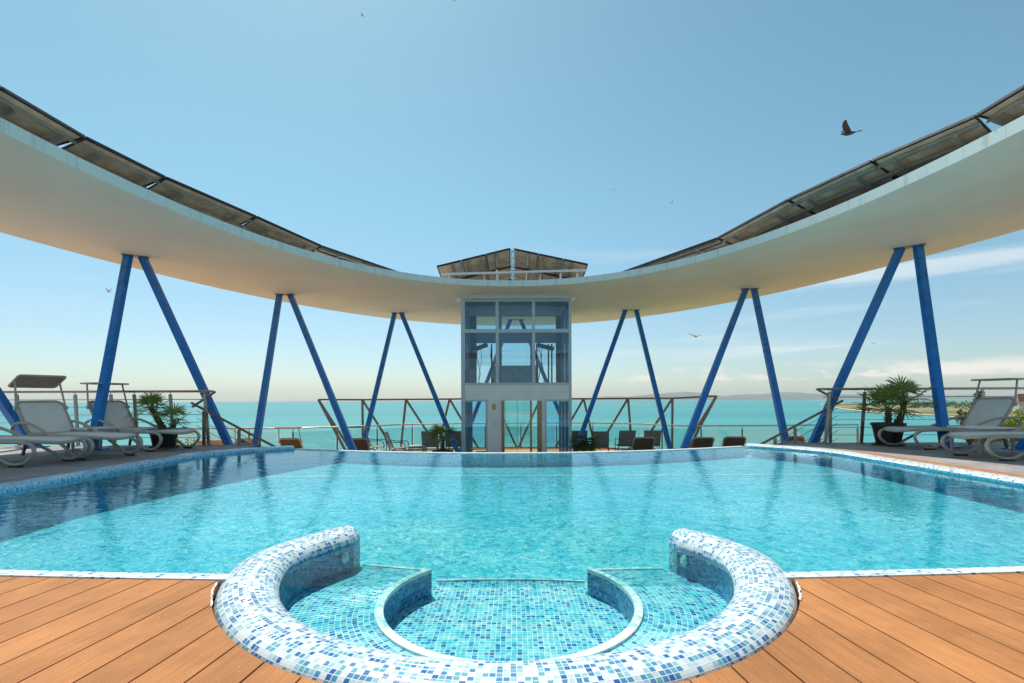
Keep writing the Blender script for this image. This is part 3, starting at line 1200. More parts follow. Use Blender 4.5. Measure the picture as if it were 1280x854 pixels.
# ------------------------------------------------------------------ lift tower
YF = 12.6 * S
lx0, lx1 = (576.5 - 640) / 620 * YF, (714.5 - 640) / 620 * YF
lift = thing('lift_tower', 'glazed lift tower standing in the middle beyond the pool', 'lift tower', ((lx0 + lx1) / 2, YF, TZ))
LB = lift.location.copy()
def fx(px): return (px - 640) / 620 * YF - LB.x
def fz(py): return H - (py - 499.8) / 620 * YF - LB.z
def panel(name, mat, x0, x1, y0, y1, d=.08, dy=0, **kw):
    """box on the front face given by its outline in the photograph"""
    a, b, z0, z1 = fx(x0), fx(x1), fz(y1), fz(y0)
    m = MBld()
    m.box(((a + b) / 2, dy + d / 2, (z0 + z1) / 2), (b - a, d, z1 - z0))
    return m.build(name, mat, lift, **kw)
DEP = 3.3
ytop, ybot = 375, fz
fl_y = 499.8 + (H - TZ) / YF * 620
panel('wall', 'wall_grey', 577, 714, 481.5, 501, .14, -.004)
panel('wall', 'wall_grey', 608.5, 627, 501, fl_y, .14, .001)
panel('wall', 'wall_grey', 677, 682, 501, fl_y, .14, .001)
wf = panel('window_frame', 'frame_grey', 576.5, 581.5, 375, fl_y, .12, -.012)
panel('window_frame', 'frame_grey', 711.3, 714.6, 375, fl_y, .12, -.012)
for x in (621.8, 667.2):
    panel('mullion', 'frame_grey', x - 1.9, x + 1.9, 376, 480, .1, -.02)
panel('transom', 'frame_grey', 581.5, 711.3, 411.5, 416, .09, -.015)
panel('transom', 'frame_grey', 581.5, 711.3, 374.5, 377, .09, -.015)
panel('transom', 'frame_grey', 581.5, 711.3, 478.5, 481.5, .11, -.018)
panel('transom', 'frame_grey', 579, 610, 499.5, 502, .1, -.016)
panel('transom', 'frame_grey', 681, 712, 499.5, 502, .1, -.016)
panel('mullion', 'frame_grey', 607, 609.5, 502, fl_y, .1, -.016)
panel('mullion', 'frame_grey', 681, 683.2, 502, fl_y, .1, -.016)
panel('header', 'white_paint', 570, 720, 370.6, 375, .5, -.25)
xs = [581.5, 619.9, 623.7, 665.3, 669.1, 711.3]
for r0, r1 in ((377, 411.5), (416, 478.5)):
    for a, b in ((0, 1), (2, 3), (4, 5)):
        panel('pane', 'glass_front', xs[a], xs[b], r0, r1, .012, .04)
panel('pane', 'glass_front', 581.5, 607, 502, fl_y, .012, .04)
panel('pane', 'glass_front', 683.2, 711.3, 502, fl_y, .012, .04)
# door
d1 = panel('door', 'glass', 629.5, 674.5, 502, fl_y - 1, .012, .05)
m = MBld()
for x0, x1 in ((627, 630.5), (671.5, 676.6), (662.5, 665)):
    m.box(((fx(x0) + fx(x1)) / 2, .05, (fz(fl_y) + fz(501)) / 2), (fx(x1) - fx(x0), .16 if x0 != 662.5 else .05, fz(501) - fz(fl_y)))
m.box(((fx(646) + fx(647)) / 2, .05, (fz(fl_y) + fz(501)) / 2), (.012, .03, fz(501) - fz(fl_y)))
m.build('door_frame', 'bronze', lift)
panel('call_plate', 'plate', 615, 619.5, 505, 512, .012, -.014)
panel('call_button', 'white_paint', 616, 619, 528.5, 530.5, .012, -.014)
panel('call_button', 'white_paint', 616, 619, 532.5, 534.5, .012, -.014)
# sides: blue glass with slim posts
zt, z0_ = ZS - LB.z - .02, 0
for s_, x in ((-1, fx(577.5)), (1, fx(713.5))):
    m = MBld()
    m.box((x, DEP / 2 + .1, (fz(481) + zt) / 2), (.012, DEP - .2, zt - fz(481)))
    m.build('side_glass', 'glass_blue', lift)
    m = MBld()
    m.box((x, DEP / 2 + .1, fz(502) / 2), (.012, DEP - .2, fz(502)))
    m.build('side_glass', 'glass_blue', lift)
    m = MBld()
    m.box((x, DEP / 2 + .14, (fz(481.5) + fz(501)) / 2), (.05, DEP - .3, fz(481.5) - fz(501)))
    m.build('side_band', 'wall_grey', lift)
    m = MBld()
    for y in (DEP * .33, DEP * .66, DEP):
        m.box((x - s_ * .03, y, zt / 2), (.05, .05, zt))
    m.build('side_post', 'frame_grey', lift)
# rear frame with its openings
BY = DEP
def bx(px): return (px - 640) / 620 * (YF + BY) - LB.x
def bz(py): return H - (py - 499.8) / 620 * (YF + BY) - LB.z
def rear(name, mat, x0, x1, y0, y1, d=.08, dy=0):
    m = MBld()
    a, b, z0, z1 = bx(x0), bx(x1), bz(y1), bz(y0)
    m.box(((a + b) / 2, BY + dy, (z0 + z1) / 2), (b - a, d, z1 - z0))
    return m.build(name, mat, lift)
lxr0, lxr1 = 640 + (fx(577) + LB.x) / (YF + BY) * 620, 640 + (fx(714) + LB.x) / (YF + BY) * 620
rtop = 499.8 - (ZS - .02 - H) / (YF + BY) * 620
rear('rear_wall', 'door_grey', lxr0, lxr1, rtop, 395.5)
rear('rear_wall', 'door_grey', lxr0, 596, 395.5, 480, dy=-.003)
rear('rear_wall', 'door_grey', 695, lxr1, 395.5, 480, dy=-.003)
rear('rear_beam', 'frame_grey', 596, 695, 413, 429, dy=-.006)
rear('rear_beam', 'white_paint', 596, 695, 389, 391.5, dy=-.07)
rear('rear_post', 'frame_grey', 624, 627.5, 395.5, 480)
rear('rear_post', 'frame_grey', 663, 667, 429, 480)
rear('rear_frost_panel', 'glass_frost', 616, 673, 457, 480, dy=.03)
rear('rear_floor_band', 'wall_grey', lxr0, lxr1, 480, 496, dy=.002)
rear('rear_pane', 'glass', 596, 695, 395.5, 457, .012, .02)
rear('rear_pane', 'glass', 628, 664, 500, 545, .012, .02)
# lift machinery inside: guide rails, hoist and cables
m = MBld()
for px in (612.5, 674, 690, 694.5):
    m.bar((fx(px), 1.4, fz(478)), (fx(px), 1.4, fz(424)), .05)
m.build('guide_rail', 'iron', lift)
m = MBld()
m.box((fx(597), 1.6, fz(427)), (.5, .3, .12), Matrix.Rotation(-.35, 3, 'Y'))
m.box((fx(686), 1.6, fz(427)), (.6, .3, .12), Matrix.Rotation(.25, 3, 'Y'))
m.box((fx(687), 1.2, fz(408.5)), (.26, .2, .14))
m.build('hoist', 'iron', lift)
m = MBld()
for px, r_ in ((594.5, .012), (597, .009), (613.5, .02), (678, .015), (682, .01)):
    pts = []
    for k in range(12):
        z = fz(430) + (fz(478) - fz(430)) * k / 11
        pts.append((fx(px) + .05 * math.sin(k * .5 + px) + .012 * math.sin(k * 1.9 + px * 3), 1.3 + .04 * math.cos(k * .9), z))
    m.tube(pts, r_, 6)
m.build('cable_loop', 'iron', lift)
m = MBld()
m.box((fx(587), .6, (fz(481) + fz(460)) / 2), (.26, .4, fz(460) - fz(481)))
m.box((fx(600), .55, .2), (.3, .35, .4))
m.build('control_box', 'door_grey', lift)
m = MBld()
m.box((0, DEP / 2 + .1, (fz(481.5) + fz(500)) / 2 - 0), (fx(713) - fx(578) - .1, DEP - .3, .12))
m.build('floor_plate', 'wall_grey', lift)

# ------------------------------------------------------------------ railings
def cable_rail(label, A, B, n_post, lean, zt=1.07, group=None, end_bend=None, post_ts=None):
    A, B = Vector(A), Vector(B)
    t_ = thing('deck_railing', label, 'railing', (A + B) / 2, 0, group)
    b = t_.location.copy()
    d = (B - A)
    m = MBld()
    hp = [A + Vector((0, .08, zt)) - b, B + Vector((0, .08, zt)) - b]
    m.tube(hp, .024, 10)
    m.build('handrail', 'steel', t_, smooth=True)
    ts = post_ts or [i / (n_post - 1) for i in range(n_post)]
    for q in ts:
        p = A + d * q - b
        m = MBld()
        ln = Vector((lean * (1 if p.x > 0 else -1) * 0, .08, 0))
        out = Vector((math.copysign(abs(lean), (p + b).x), 0, 0))
        m.bar(p, p + out + ln + Vector((0, 0, zt - .06)), .055, .03, up=(0, 1, 0))
        m.box(p + Vector((0, 0, .006)), (.11, .11, .012))
        m.tube([p + out + ln + Vector((0, 0, zt - .07)), p + out + ln + Vector((0, 0, zt - .01))], .008, 6)
        m.build('post', 'steel', t_)
    for k in range(6):
        z = .16 + k * .15
        m = MBld()
        yy = .08 * z / zt
        m.tube([A + Vector((0, yy, z)) - b, B + Vector((0, yy, z)) - b], .005 if k < 5 else .008, 5)
        m.build('cable', 'cable', t_)
    if end_bend:
        m = MBld()
        e = [B + Vector((0, .08, zt)) - b if end_bend[0] == 'B' else A + Vector((0, .08, zt)) - b] + [Vector(p) - b for p in end_bend[1]]
        m.tube(e, .024, 10)
        m.build('handrail_end', 'steel', t_, smooth=True)
    return t_


cable_rail('steel cable railing along the left deck behind the white loungers', (-12.2, 9.78, 0), (-5.98, 9.78, 0), 7, .13,
           end_bend=('B', [(-5.9, 9.86, 1.06), (-6.26, 9.9, .84), (-6.38, 9.9, .76)]), post_ts=[0, .2, .4, .586, .70, .775, .89, 1.0])
cable_rail('steel cable railing along the right deck behind the white loungers', (6.18, 9.78, 0), (12.3, 9.78, 0), 7, .13,
           end_bend=('A', [(6.06, 9.86, 1.07), (6.5, 9.9, .85)]), post_ts=[0, .115, .24, .5, .75, 1.0])


def stair(label, x_top, sg, rail_label):
    """flight that runs down along the deck edge; sg = direction of descent in x"""
    t_ = thing('staircase', label, 'stairs', (x_top, 10.5, TZ))
    n = 7
    for k in range(n):
        z = -k * (1.15 / n)
        m = MBld()
        m.box((sg * (k * .29 + .145), .05, z - TZ - .08), (.31, 1.1, .04))
        m.build('step', 'deck_s', t_)
    for y in (-.52, .62):
        m = MBld()
        m.bar((0, y, -TZ - .06), (sg * n * .29, y, .03), .05, .22)
        m.build('stringer', 'steel_dark', t_)
    r_ = thing('stair_railing', rail_label, 'stair railing', (x_top, 9.9, 0))
    s0 = -sg * .25
    def hz(x): return .84 - (x - s0) * sg * .53
    m = MBld()
    m.tube([(s0, 0, hz(s0)), (s0 + sg * 2.9, 0, hz(s0 + sg * 2.9))], .024, 10)
    m.build('handrail', 'steel_dark', r_, smooth=True)
    for q in (.25, .95, 1.35, 1.95, 2.6):
        x = s0 + sg * q
        m = MBld()
        m.bar((x, 0, hz(x) - .95), (x, 0, hz(x) - .03), .055, .03, up=(0, 1, 0))
        m.build('post', 'steel', r_)
    for k in range(5):
        m = MBld()
        dz = .15 + .15 * k
        m.tube([(s0 + sg * .1, 0, hz(s0) - dz), (s0 + sg * 2.8, 0, hz(s0 + sg * 2.8) - dz)], .005, 5)
        m.build('cable', 'cable', r_)


stair('short flight of steps down from the left deck to the lower terrace', -6.15, 1, 'sloping steel handrail going down beside the left blue column')
stair('short flight of steps down from the right deck to the lower terrace', 6.35, -1, 'sloping steel handrail going down beside the right blue column')

# far glass balustrade on the lower terrace
gb = thing('glass_balustrade', 'long curved glass balustrade around the lower terrace by the sea', 'balustrade', (0, 20, TZ))
m = MBld()
hb = [Vector((p.x, p.y - 20, 1.05)) for p in rf]
m.tube(hb, .026, 8)
m.build('handrail', 'steel', gb, smooth=True)
# walk along the path, a post every 1.5 m
acc, nxt = 0, .4
posts = []
for a, b in zip(rf, rf[1:]):
    L = (b - a).length
    while nxt <= acc + L:
        posts.append(a.lerp(b, (nxt - acc) / L))
        nxt += 1.5
    acc += L
for p in posts:
    m = MBld()
    m.bar((p.x, p.y - 20, 0), (p.x, p.y - 20, .92), .05, .05)
    m.tube([(p.x, p.y - 20, .92), (p.x, p.y - 20, 1.03)], .012, 6)
    m.build('post', 'steel_dark', gb)
for p, q in zip(posts, posts[1:]):
    e = (q - p)
    a, b = p + e * .04, q - e * .04
    m = MBld()
    m.bar((a.x, a.y - 20, .5), (b.x, b.y - 20, .5), .012, .84)
    m.build('pane', 'glass', gb)

# steel screen frames behind the balustrade
def screen(label, nodes, top_pts):
    base = Vector((nodes[0][0].x, 19.6, TZ))
    t_ = thing('wind_screen_frame', label, 'screen frame', base)
    m = MBld()
    for a, b in zip(top_pts, top_pts[1:]):
        m.bar(a - base, b - base, .08, .07)
    m.build('top_rail', 'steel_dark', t_)
    for top, feet in nodes:
        for f in feet:
            m = MBld()
            m.bar(top - base, f - base, .085, .06, up=(0, 1, 0))
            m.build('leg', 'steel_dark', t_)
    return t_


def nd(px, py, Y, *feet):
    return (at(px, py, Y), [Vector((at(f, 565, Y - .5).x, Y - .5, TZ)) for f in feet])
nl = [nd(398, 499.6, 19.9, 433, 440), nd(453, 499.8, 20.6, 454, 493), nd(507.5, 499.4, 21.1, 501, 548), nd(562, 499, 21.4, 547, 598)]
screen('weathered steel screen frame rising behind the balustrade left of the lift tower', nl, [n[0] for n in nl] + [at(590, 498.6, 21.5)])
nr_ = [nd(729.5, 498.6, 21.4, 694, 744), nd(785, 498.2, 21.1, 747, 790), nd(840.5, 498, 20.6, 799, 840), nd(895.5, 495.3, 19.9, 859, 852)]
screen('weathered steel screen frame rising behind the balustrade right of the lift tower', nr_, [at(705, 498.6, 21.5)] + [n[0] for n in nr_])
nm = [nd(618, 499, 21.5, 646), nd(675, 499, 21.5, 648)]
screen('weathered steel screen frame seen through the lift tower door', nm, [at(610, 499, 21.5), at(690, 499, 21.5)])

# ------------------------------------------------------------------ sun loungers
def rounded_rect(w, l, r, n=5):
    P = []
    for cx, cy, a0 in ((l / 2 - r, w / 2 - r, 0), (-l / 2 + r, w / 2 - r, 90), (-l / 2 + r, -w / 2 + r, 180), (l / 2 - r, -w / 2 + r, 270)):
        for k in range(n + 1):
            a = R(a0 + 90 * k / n)
            P.append((cx + r * math.cos(a), cy + r * math.sin(a)))
    return P


LOOP = [(.44, .31), (.37, .37), (.37, .45), (.43, .51), (.54, .535), (.68, .515), (.86, .44), (1.05, .335), (1.24, .205), (1.38, .105), (1.50, .05), (1.62, .035), (1.75, .055), (1.86, .12), (1.92, .205), (1.90, .275), (1.83, .315), (1.70, .33), (1.4, .33), (1.1, .325), (.75, .315)]


LOOP = [(1.38 - (1.38 - a) * 1.64 if a < 1.38 else a, b) for a, b in LOOP]


def frame_patch(m, P3, r):
    m.tube(P3, r, 8, closed=True)


def make_lounger(label, canopy_tilt=0, group='white sun loungers on the upper deck'):
    root = thing('sun_lounger', label, 'sun lounger', (0, 0, 0), 0, group)
    lp = smooth_path([(a, b) for a, b in LOOP] + [LOOP[0]], 4)[:-1]
    for s_ in (-1, 1):
        m = MBld()
        y = s_ * .335
        m.tube([(p.x, y, p.y) for p in lp], .027, 10, closed=True, flat=.8)
        m.build('arm_loop', 'resin', root, smooth=True)
        m = MBld()
        m.box((1.62, y, .012), (.18, .05, .024))
        m.build('foot_pad', 'black', root)
        m = MBld()
        m.bar((.04, s_ * .29, .31), (-.06, s_ * .30, .0), .05, .035, .04, .03, up=(0, 1, 0))
        m.build('rear_leg', 'resin_dark', root)
    # seat: slightly bowed sling with a rounded foot end inside a resin surround
    m = MBld()
    V, F = [], []
    nx, ny = 26, 10
    for i in range(nx + 1):
        u = i / nx
        x = .10 + 1.86 * u
        dz = -.03 * max(0, (u - .86) / .14) ** 2
        for j in range(ny + 1):
            w = -1 + 2 * j / ny
            hw = .300 * (1 if u < .9 else math.sqrt(max(.25, 1 - ((u - .9) / .115) ** 2)))
            V.append((x, w * hw, .362 + dz - .012 * (1 - w * w)))
    k = len(V)
    V += [(a, b, c - .03) for a, b, c in V]
    for i in range(nx):
        for j in range(ny):
            a = i * (ny + 1) + j
            F.append((a, a + ny + 1, a + ny + 2, a + 1))
            F.append((k + a + 1, k + a + ny + 2, k + a + ny + 1, k + a))
    for i in range(nx):
        a = i * (ny + 1)
        F.append((a, k + a, k + a + ny + 1, a + ny + 1))
        b = a + ny
        F.append((b + ny + 1, k + b + ny + 1, k + b, b))
    for j in range(ny):
        a = nx * (ny + 1) + j
        F.append((a, k + a, k + a + 1, a + 1))
    m.add(V, F)
    seat = m.build('seat', 'sling_white', root, smooth=True)
    m = MBld()
    edge = [V[i * (ny + 1)] for i in range(nx + 1)] + [V[nx * (ny + 1) + j] for j in range(1, ny)] + [V[i * (ny + 1) + ny] for i in range(nx, -1, -1)]
    m.tube([(p[0], p[1], p[2] - .012) for p in edge], .024, 8, closed=True)
    m.build('seat_frame', 'resin', seat, smooth=True)
    # backrest
    be = smooth_path(rounded_rect(.62, .66, .09), 1)[:-1]
    piv, top = Vector((.14, 0, .34)), Vector((-.26, 0, .875))
    ax = (top - piv).normalized()
    nrm_ = Vector((ax.z, 0, -ax.x))
    mid = (piv + top) / 2
    P3 = [mid + ax * p.x + Vector((0, 1, 0)) * p.y for p in be]
    m = MBld()
    nn = len(P3)
    inner = [mid + (q - mid) * .93 for q in P3]
    mm_ = [q + nrm_ * .008 for q in inner] + [q - nrm_ * .008 for q in inner]
    m.add(mm_, [tuple(range(nn)), tuple(reversed(range(nn, 2 * nn)))] + [(i, nn + i, nn + (i + 1) % nn, (i + 1) % nn) for i in range(nn)])
    bk = m.build('backrest', 'sling_taupe' if False else 'sling_white', root)
    m = MBld()
    m.tube(P3, .026, 8, closed=True)
    m.build('back_frame', 'resin', bk, smooth=True)
    if canopy_tilt is not None:
        cz = 1.22
        cn = thing('canopy', None, None)
        COL.objects.unlink(cn)
        bpy.data.objects.remove(cn)
        c0 = Vector((-.29, 0, cz))
        rot = Matrix.Rotation(-canopy_tilt, 3, 'Y')
        ce = [c0 + rot @ Vector((p.x, p.y, 0)) for p in smooth_path(rounded_rect(.64, .40, .05), 1)[:-1]]
        nn = len(ce)
        up = rot @ Vector((0, 0, 1))
        m = MBld()
        inn = [c0 + (q - c0) * .97 for q in ce]
        m.add([q + up * .006 for q in inn] + [q - up * .006 for q in inn], [tuple(range(nn)), tuple(reversed(range(nn, 2 * nn)))] + [(i, nn + i, nn + (i + 1) % nn, (i + 1) % nn) for i in range(nn)])
        cnp = m.build('canopy', 'sling_taupe', root)
        m = MBld()
        m.tube(ce, .016, 8, closed=True)
        m.build('canopy_frame', 'resin', cnp, smooth=True)
        for s_ in (-1, 1):
            m = MBld()
            a = piv.lerp(top, .80) + Vector((0, s_ * .335, 0))
            b = c0 + Vector((0, s_ * .30, -.01)) + rot @ Vector((0, 0, 0))
            m.tube([a, b], .015, 8)
            m.tube([a - Vector((0, .025, 0)), a + Vector((0, .025, 0))], .032, 10)
            m.build('canopy_arm', 'resin', root, smooth=True)
    return root


def place_lounger(o, near, far, left=True):
    """set by the two spots where its side loops touch the deck"""
    n, f = Vector((near[0], near[1], 0)), Vector((far[0], far[1], 0))
    w = (f - n).normalized()
    ax = Vector((w.y, -w.x, 0)) if left else Vector((-w.y, w.x, 0))
    mid = (n + f) / 2
    p = mid - ax * 1.62
    o.location = p
    o.rotation_euler = (0, 0, math.atan2(ax.y, ax.x))


GL = 'white sun loungers on the upper deck'
LA = make_lounger('nearest left lounger, only its foot half in view, closest to the pool edge', None)
place_lounger(LA, (-6.64, 6.62), (-6.52, 7.30))
LBn = make_lounger('white lounger on the left deck with a tilted taupe canopy, in the middle of three', R(28))
place_lounger(LBn, (-6.46, 7.42), (-6.20, 8.04))
LC = make_lounger('white lounger on the left deck with a level canopy, beside the potted palm', 0)
place_lounger(LC, (-6.30, 8.62), (-6.04, 9.24))
LD = copy_tree(LC)
LD['label'] = 'white lounger on the right deck with a raised back and level canopy'
place_lounger(LD, (7.12, 8.45), (7.00, 9.12), False)
LE = copy_tree(LA)
LE['label'] = 'nearest right lounger cut off by the frame, only its foot half in view'
place_lounger(LE, (6.90, 6.90), (6.86, 7.60), False)

# side tables
def side_table(label, x, y, rz, w=.5, h=.42, z=0, mat='sling_white', group='low side tables between loungers'):
    t_ = thing('side_table', label, 'side table', (x, y, z), rz, group)
    m = MBld()
    m.box((0, 0, h - .012), (w, w, .024))
    m.build('table_top', mat, t_, bevel=.006)
    m = MBld()
    for a, b in (((-1, -1), (1, -1)), ((1, -1), (1, 1)), ((1, 1), (-1, 1)), ((-1, 1), (-1, -1))):
        m.bar((a[0] * w * .44, a[1] * w * .44, h - .045), (b[0] * w * .44, b[1] * w * .44, h - .045), .025, .045)
    m.build('apron', 'resin', t_)
    for a in (-1, 1):
        for b in (-1, 1):
            m = MBld()
            m.bar((a * w * .42, b * w * .42, h - .024), (a * w * .42, b * w * .42, 0), .045, .045, .03, .03)
            m.build('leg', 'resin', t_)
    return t_


side_table('low white side table between the two canopied left loungers', -7.35, 8.72, -.4)
side_table('low pale side table in front of the right canopied lounger', 7.55, 7.98, 0, .6)

# loungers on the lower terrace, seen from behind
def far_lounger(label, px, Y, canopy, mat=None, rz=PI / 2):
    o = copy_tree(LC, None, () if canopy else ('canopy', 'canopy_arm'))
    o['label'] = label
    o['group'] = 'loungers on the lower terrace seen from behind'
    o.location = (at(px, 560, Y).x, Y, TZ)
    o.rotation_euler = (0, 0, rz)
    mm = M[mat] if mat else M['sling_brown']
    def tint(x):
        nm = x.name.split('.')[0]
        if nm in ('backrest', 'seat', 'canopy'):
            x.data = x.data.copy()
            x.data.materials[0] = mm if nm != 'seat' else M['sling_taupe']
        for ch in x.children:
            tint(ch)
    tint(o)
    return o


far_lounger('sunlit lounger back on the lower terrace behind the left steps', 266, 14.6, False, 'beige_sling', PI / 2 + .3)
far_lounger('lounger with sunlit pale canopy left of the second blue column', 312, 15.2, True, 'beige_sling', PI / 2 + .1)
far_lounger('brown canopied lounger between the second column pair at the left', 366, 15.3, True)
far_lounger('brown canopied lounger at the foot of the blue column left of the chairs', 449, 15.2, True)
far_lounger('brown lounger back just behind the overflow edge right of the lift tower', 803, 15.2, False)
far_lounger('brown lounger back beside the foot of the right steel screen frame', 876, 15.1, False)
far_lounger('brown lounger back behind the right corner of the pool', 916, 15.3, False, None, PI / 2 - .15)
far_lounger('brown lounger behind the sloping handrail at the right steps', 992, 15.6, False, None, PI / 2 - .6)

# terrace chairs
def make_chair(label, x, y, rz, proto=[None]):
    if proto[0] is None:
        t_ = thing('terrace_chair', label, 'chair', (0, 0, 0), 0, 'sling chairs on the lower terrace')
        # faces +x
        V, F = [], []
        prof = [(.26, .40), (.20, .425), (.0, .40), (-.16, .385), (-.22, .43), (-.30, .62), (-.37, .80), (-.42, .95)]
        pp = smooth_path(prof, 4)
        for p in pp:
            for y_ in (-.26, .26):
                V.append((p.x, y_, p.y))
        n = len(V)
        V += [(a + .006, b, c - .012) for a, b, c in V]
        for i in range(len(pp) - 1):
            a = 2 * i
            F.append((a, a + 1, a + 3, a + 2))
            F.append((n + a + 2, n + a + 3, n + a + 1, n + a))
            F.append((a, a + 2, n + a + 2, n + a))
            F.append((a + 3, a + 1, n + a + 1, n + a + 3))
        m = MBld()
        m.add(V, F)
        m.build('sling', 'sling_grey', t_, smooth=True)
        for s_ in (-1, 1):
            m = MBld()
            y_ = s_ * .275
            m.tube([(p.x, y_, p.y) for p in pp], .014, 6)
            m.build('side_rail', 'iron', t_)
            m = MBld()
            m.tube([(p.x, y_ * 1.04, p.y) for p in smooth_path([(.30, 0), (.31, .35), (.29, .58), (.18, .63), (-.05, .62), (-.31, .66)], 4)], .013, 6)
            m.build('arm', 'iron', t_)
            m = MBld()
            m.tube([(-.20, y_, .42), (-.34, y_, 0)], .013, 6)
            m.build('rear_leg', 'iron', t_)
        m = MBld()
        m.tube([(-.1, -.27, .39), (-.1, .27, .39)], .012, 6)
        m.build('cross_bar', 'iron', t_)
        proto[0] = t_
    else:
        t_ = copy_tree(proto[0])
        t_['label'] = label
    t_.location = (x, y, TZ)
    t_.rotation_euler = (0, 0, rz)
    return t_


def X(px, Y): return (px - 640) / 620 * Y
make_chair('brown sling chair turned sideways behind the canopied lounger', X(470, 17.4), 17.4, .1)
make_chair('brown sling chair turned sideways beside the small terrace table', X(497, 16.8), 16.8, .0)
make_chair('sling chair with its back to the pool, partly behind the left terrace palm', X(539, 17.6), 17.6, PI / 2)
make_chair('sling chair tight against the left side of the lift tower behind the palm', X(567, 17.6), 17.6, PI / 2 + .1)
make_chair('sling chair tight against the right side of the lift tower behind the bush', X(722, 17.6), 17.6, PI / 2)
make_chair('sling chair next to the dark palm right of the lift tower', X(750, 17.2), 17.2, PI / 2 - .15)
make_chair('lone upright sling chair midway between the dark palm and the blue column', X(781, 17.6), 17.6, PI / 2)
make_chair('sling chair directly beyond the brown lounger back, by the leaning column', X(813, 17.6), 17.6, PI / 2 - .1)
side_table('small low table next to the sideways chairs on the terrace', X(522, 17.2), 17.2, 0, .6, .45, TZ, 'resin', 'terrace tables')

# ------------------------------------------------------------------ plants
def fan_leaf(m, base, az, el, pet, fr, nb=17, spread=105, droop=.25, fold=.5):
    d = Vector((math.cos(az) * math.cos(el), math.sin(az) * math.cos(el), math.sin(el)))
    side = Vector((-math.sin(az), math.cos(az), 0))
    up = d.cross(side) * -1
    if up.z < 0: up = -up
    tip = base + d * pet - Vector((0, 0, pet * pet * .25))
    m.tube([base, base.lerp(tip, .5) + Vector((0, 0, .015)), tip], [.009, .007, .006], 5)
    tilt = random.uniform(-.35, .15)
    d2 = (d * math.cos(tilt) + up * math.sin(tilt)).normalized()
    up2 = side.cross(d2)
    if up2.z < 0: up2 = -up2
    for k in range(nb):
        a = R(-spread + 2 * spread * k / (nb - 1)) + random.uniform(-.03, .03)
        L = fr * (1 - .25 * abs(a) / R(spread)) * random.uniform(.9, 1.06)
        dr = (d2 * math.cos(a) + side * math.sin(a)).normalized()
        sd = dr.cross(up2).normalized()
        w = fr * .036
        dd = droop * random.uniform(.5, 1.4)
        P = []
        for q, ww in ((.02, .25), (.3, .9), (.6, 1.), (.85, .6), (1.0, .05)):
            c = tip + dr * L * q - Vector((0, 0, 1)) * dd * L * q ** 2.4 + up2 * .04 * fr * q
            P.append((c - sd * w * ww, c + up2 * w * fold * -1 * ww * .6, c + sd * w * ww))
        V = [p for row in P for p in row]
        F = []
        for i in range(4):
            for j in range(2):
                a_ = i * 3 + j
                F.append((a_, a_ + 1, a_ + 4, a_ + 3))
        m.add(V, F)


def potted_palm(label, x, y, z, ph, pr, trunk_h, leaves, pet, fr, mat='palm', rz=0, second=None, els=(0, 75), lean=(0, 0), saucer=True):
    t_ = thing('potted_palm', label, 'potted palm', (x, y, z), 0, 'potted fan palms')
    m = MBld()
    m.lathe([(pr * .74, 0.025), (pr * .98, ph - .05), (pr * 1.06, ph - .05), (pr * 1.08, ph), (pr * .98, ph), (pr * .95, ph - .05)], 28)
    m.build('pot', 'pot', t_, smooth=True)
    m = MBld()
    m.lathe([(pr * .9, 0), (pr * 1.05, .03), (pr * 1.0, .03), (pr * .85, .015)], 28)
    m.build('saucer', 'terracotta', t_)
    m = MBld()
    m.lathe([(pr * .94, ph - .08), (.01, ph - .045)], 24, cap=False)
    m.build('soil', 'soil', t_)
    stems = [(0, 0, trunk_h, leaves, lean)] + (second or [])
    for sx, sy, th, nl_, ln in stems:
        b0 = Vector((sx, sy, ph - .06))
        top = b0 + Vector((ln[0], ln[1], th + .06))
        m = MBld()
        n = 12
        pts, rr = [], []
        for k in range(n):
            q = k / (n - 1)
            pts.append(b0.lerp(top, q) + Vector((math.sin(q * 3) * .01, 0, 0)))
            rr.append((.055 if th > .12 else .04) * (1.15 - .35 * q) * random.uniform(.85, 1.15))
        m.tube(pts, rr, 9)
        for k in range(30):
            q = random.random()
            p = b0.lerp(top, q)
            a = random.uniform(0, 2 * PI)
            dv = Vector((math.cos(a), math.sin(a), 0))
            m.bar(p + dv * .04, p + dv * .075 + Vector((0, 0, .05)), .015, .008)
        m.build('trunk', 'bark', t_)
        m = MBld()
        for k in range(nl_):
            az = k * 2.399 + random.uniform(-.2, .2) + rz
            el = R(els[0] + (els[1] - els[0]) * ((k + .5) / nl_) + random.uniform(-6, 6))
            fan_leaf(m, top - Vector((0, 0, .02)), az, el, pet * random.uniform(.8, 1.1), fr * random.uniform(.85, 1.1))
        m.build('crown', mat, t_)
    return t_


pR = at(1109, 552, 10.0)
potted_palm('tall bushy fan palm in a round black pot on the right deck', X(1110, 9.35), 9.35, 0, .42, .26, .24, 20, .36, .34, 'palm', 0,
            second=[(.14, -.05, .36, 12, (.12, 0))], els=(0, 84))
potted_palm('leaning fan palm in a black pot on the left deck beside the lounger', X(205, 9.35), 9.35, 0, .36, .24, .38, 22, .22, .24, 'palm', 1.,
            second=[(.1, .02, .12, 9, (.1, 0))], els=(-25, 80), lean=(-.2, -.05))
potted_palm('green fan palm in a low pot on the lower terrace left of the lift tower', X(553, 14.6), 14.6, TZ, .55, .30, .42, 15, .26, .40, 'palm', .5, els=(-5, 60))
potted_palm('dark drooping palm on the lower terrace right of the lift tower', X(730, 14.6), 14.6, TZ, .42, .28, .38, 22, .22, .42, 'palm_dark', .2, els=(-45, 40))


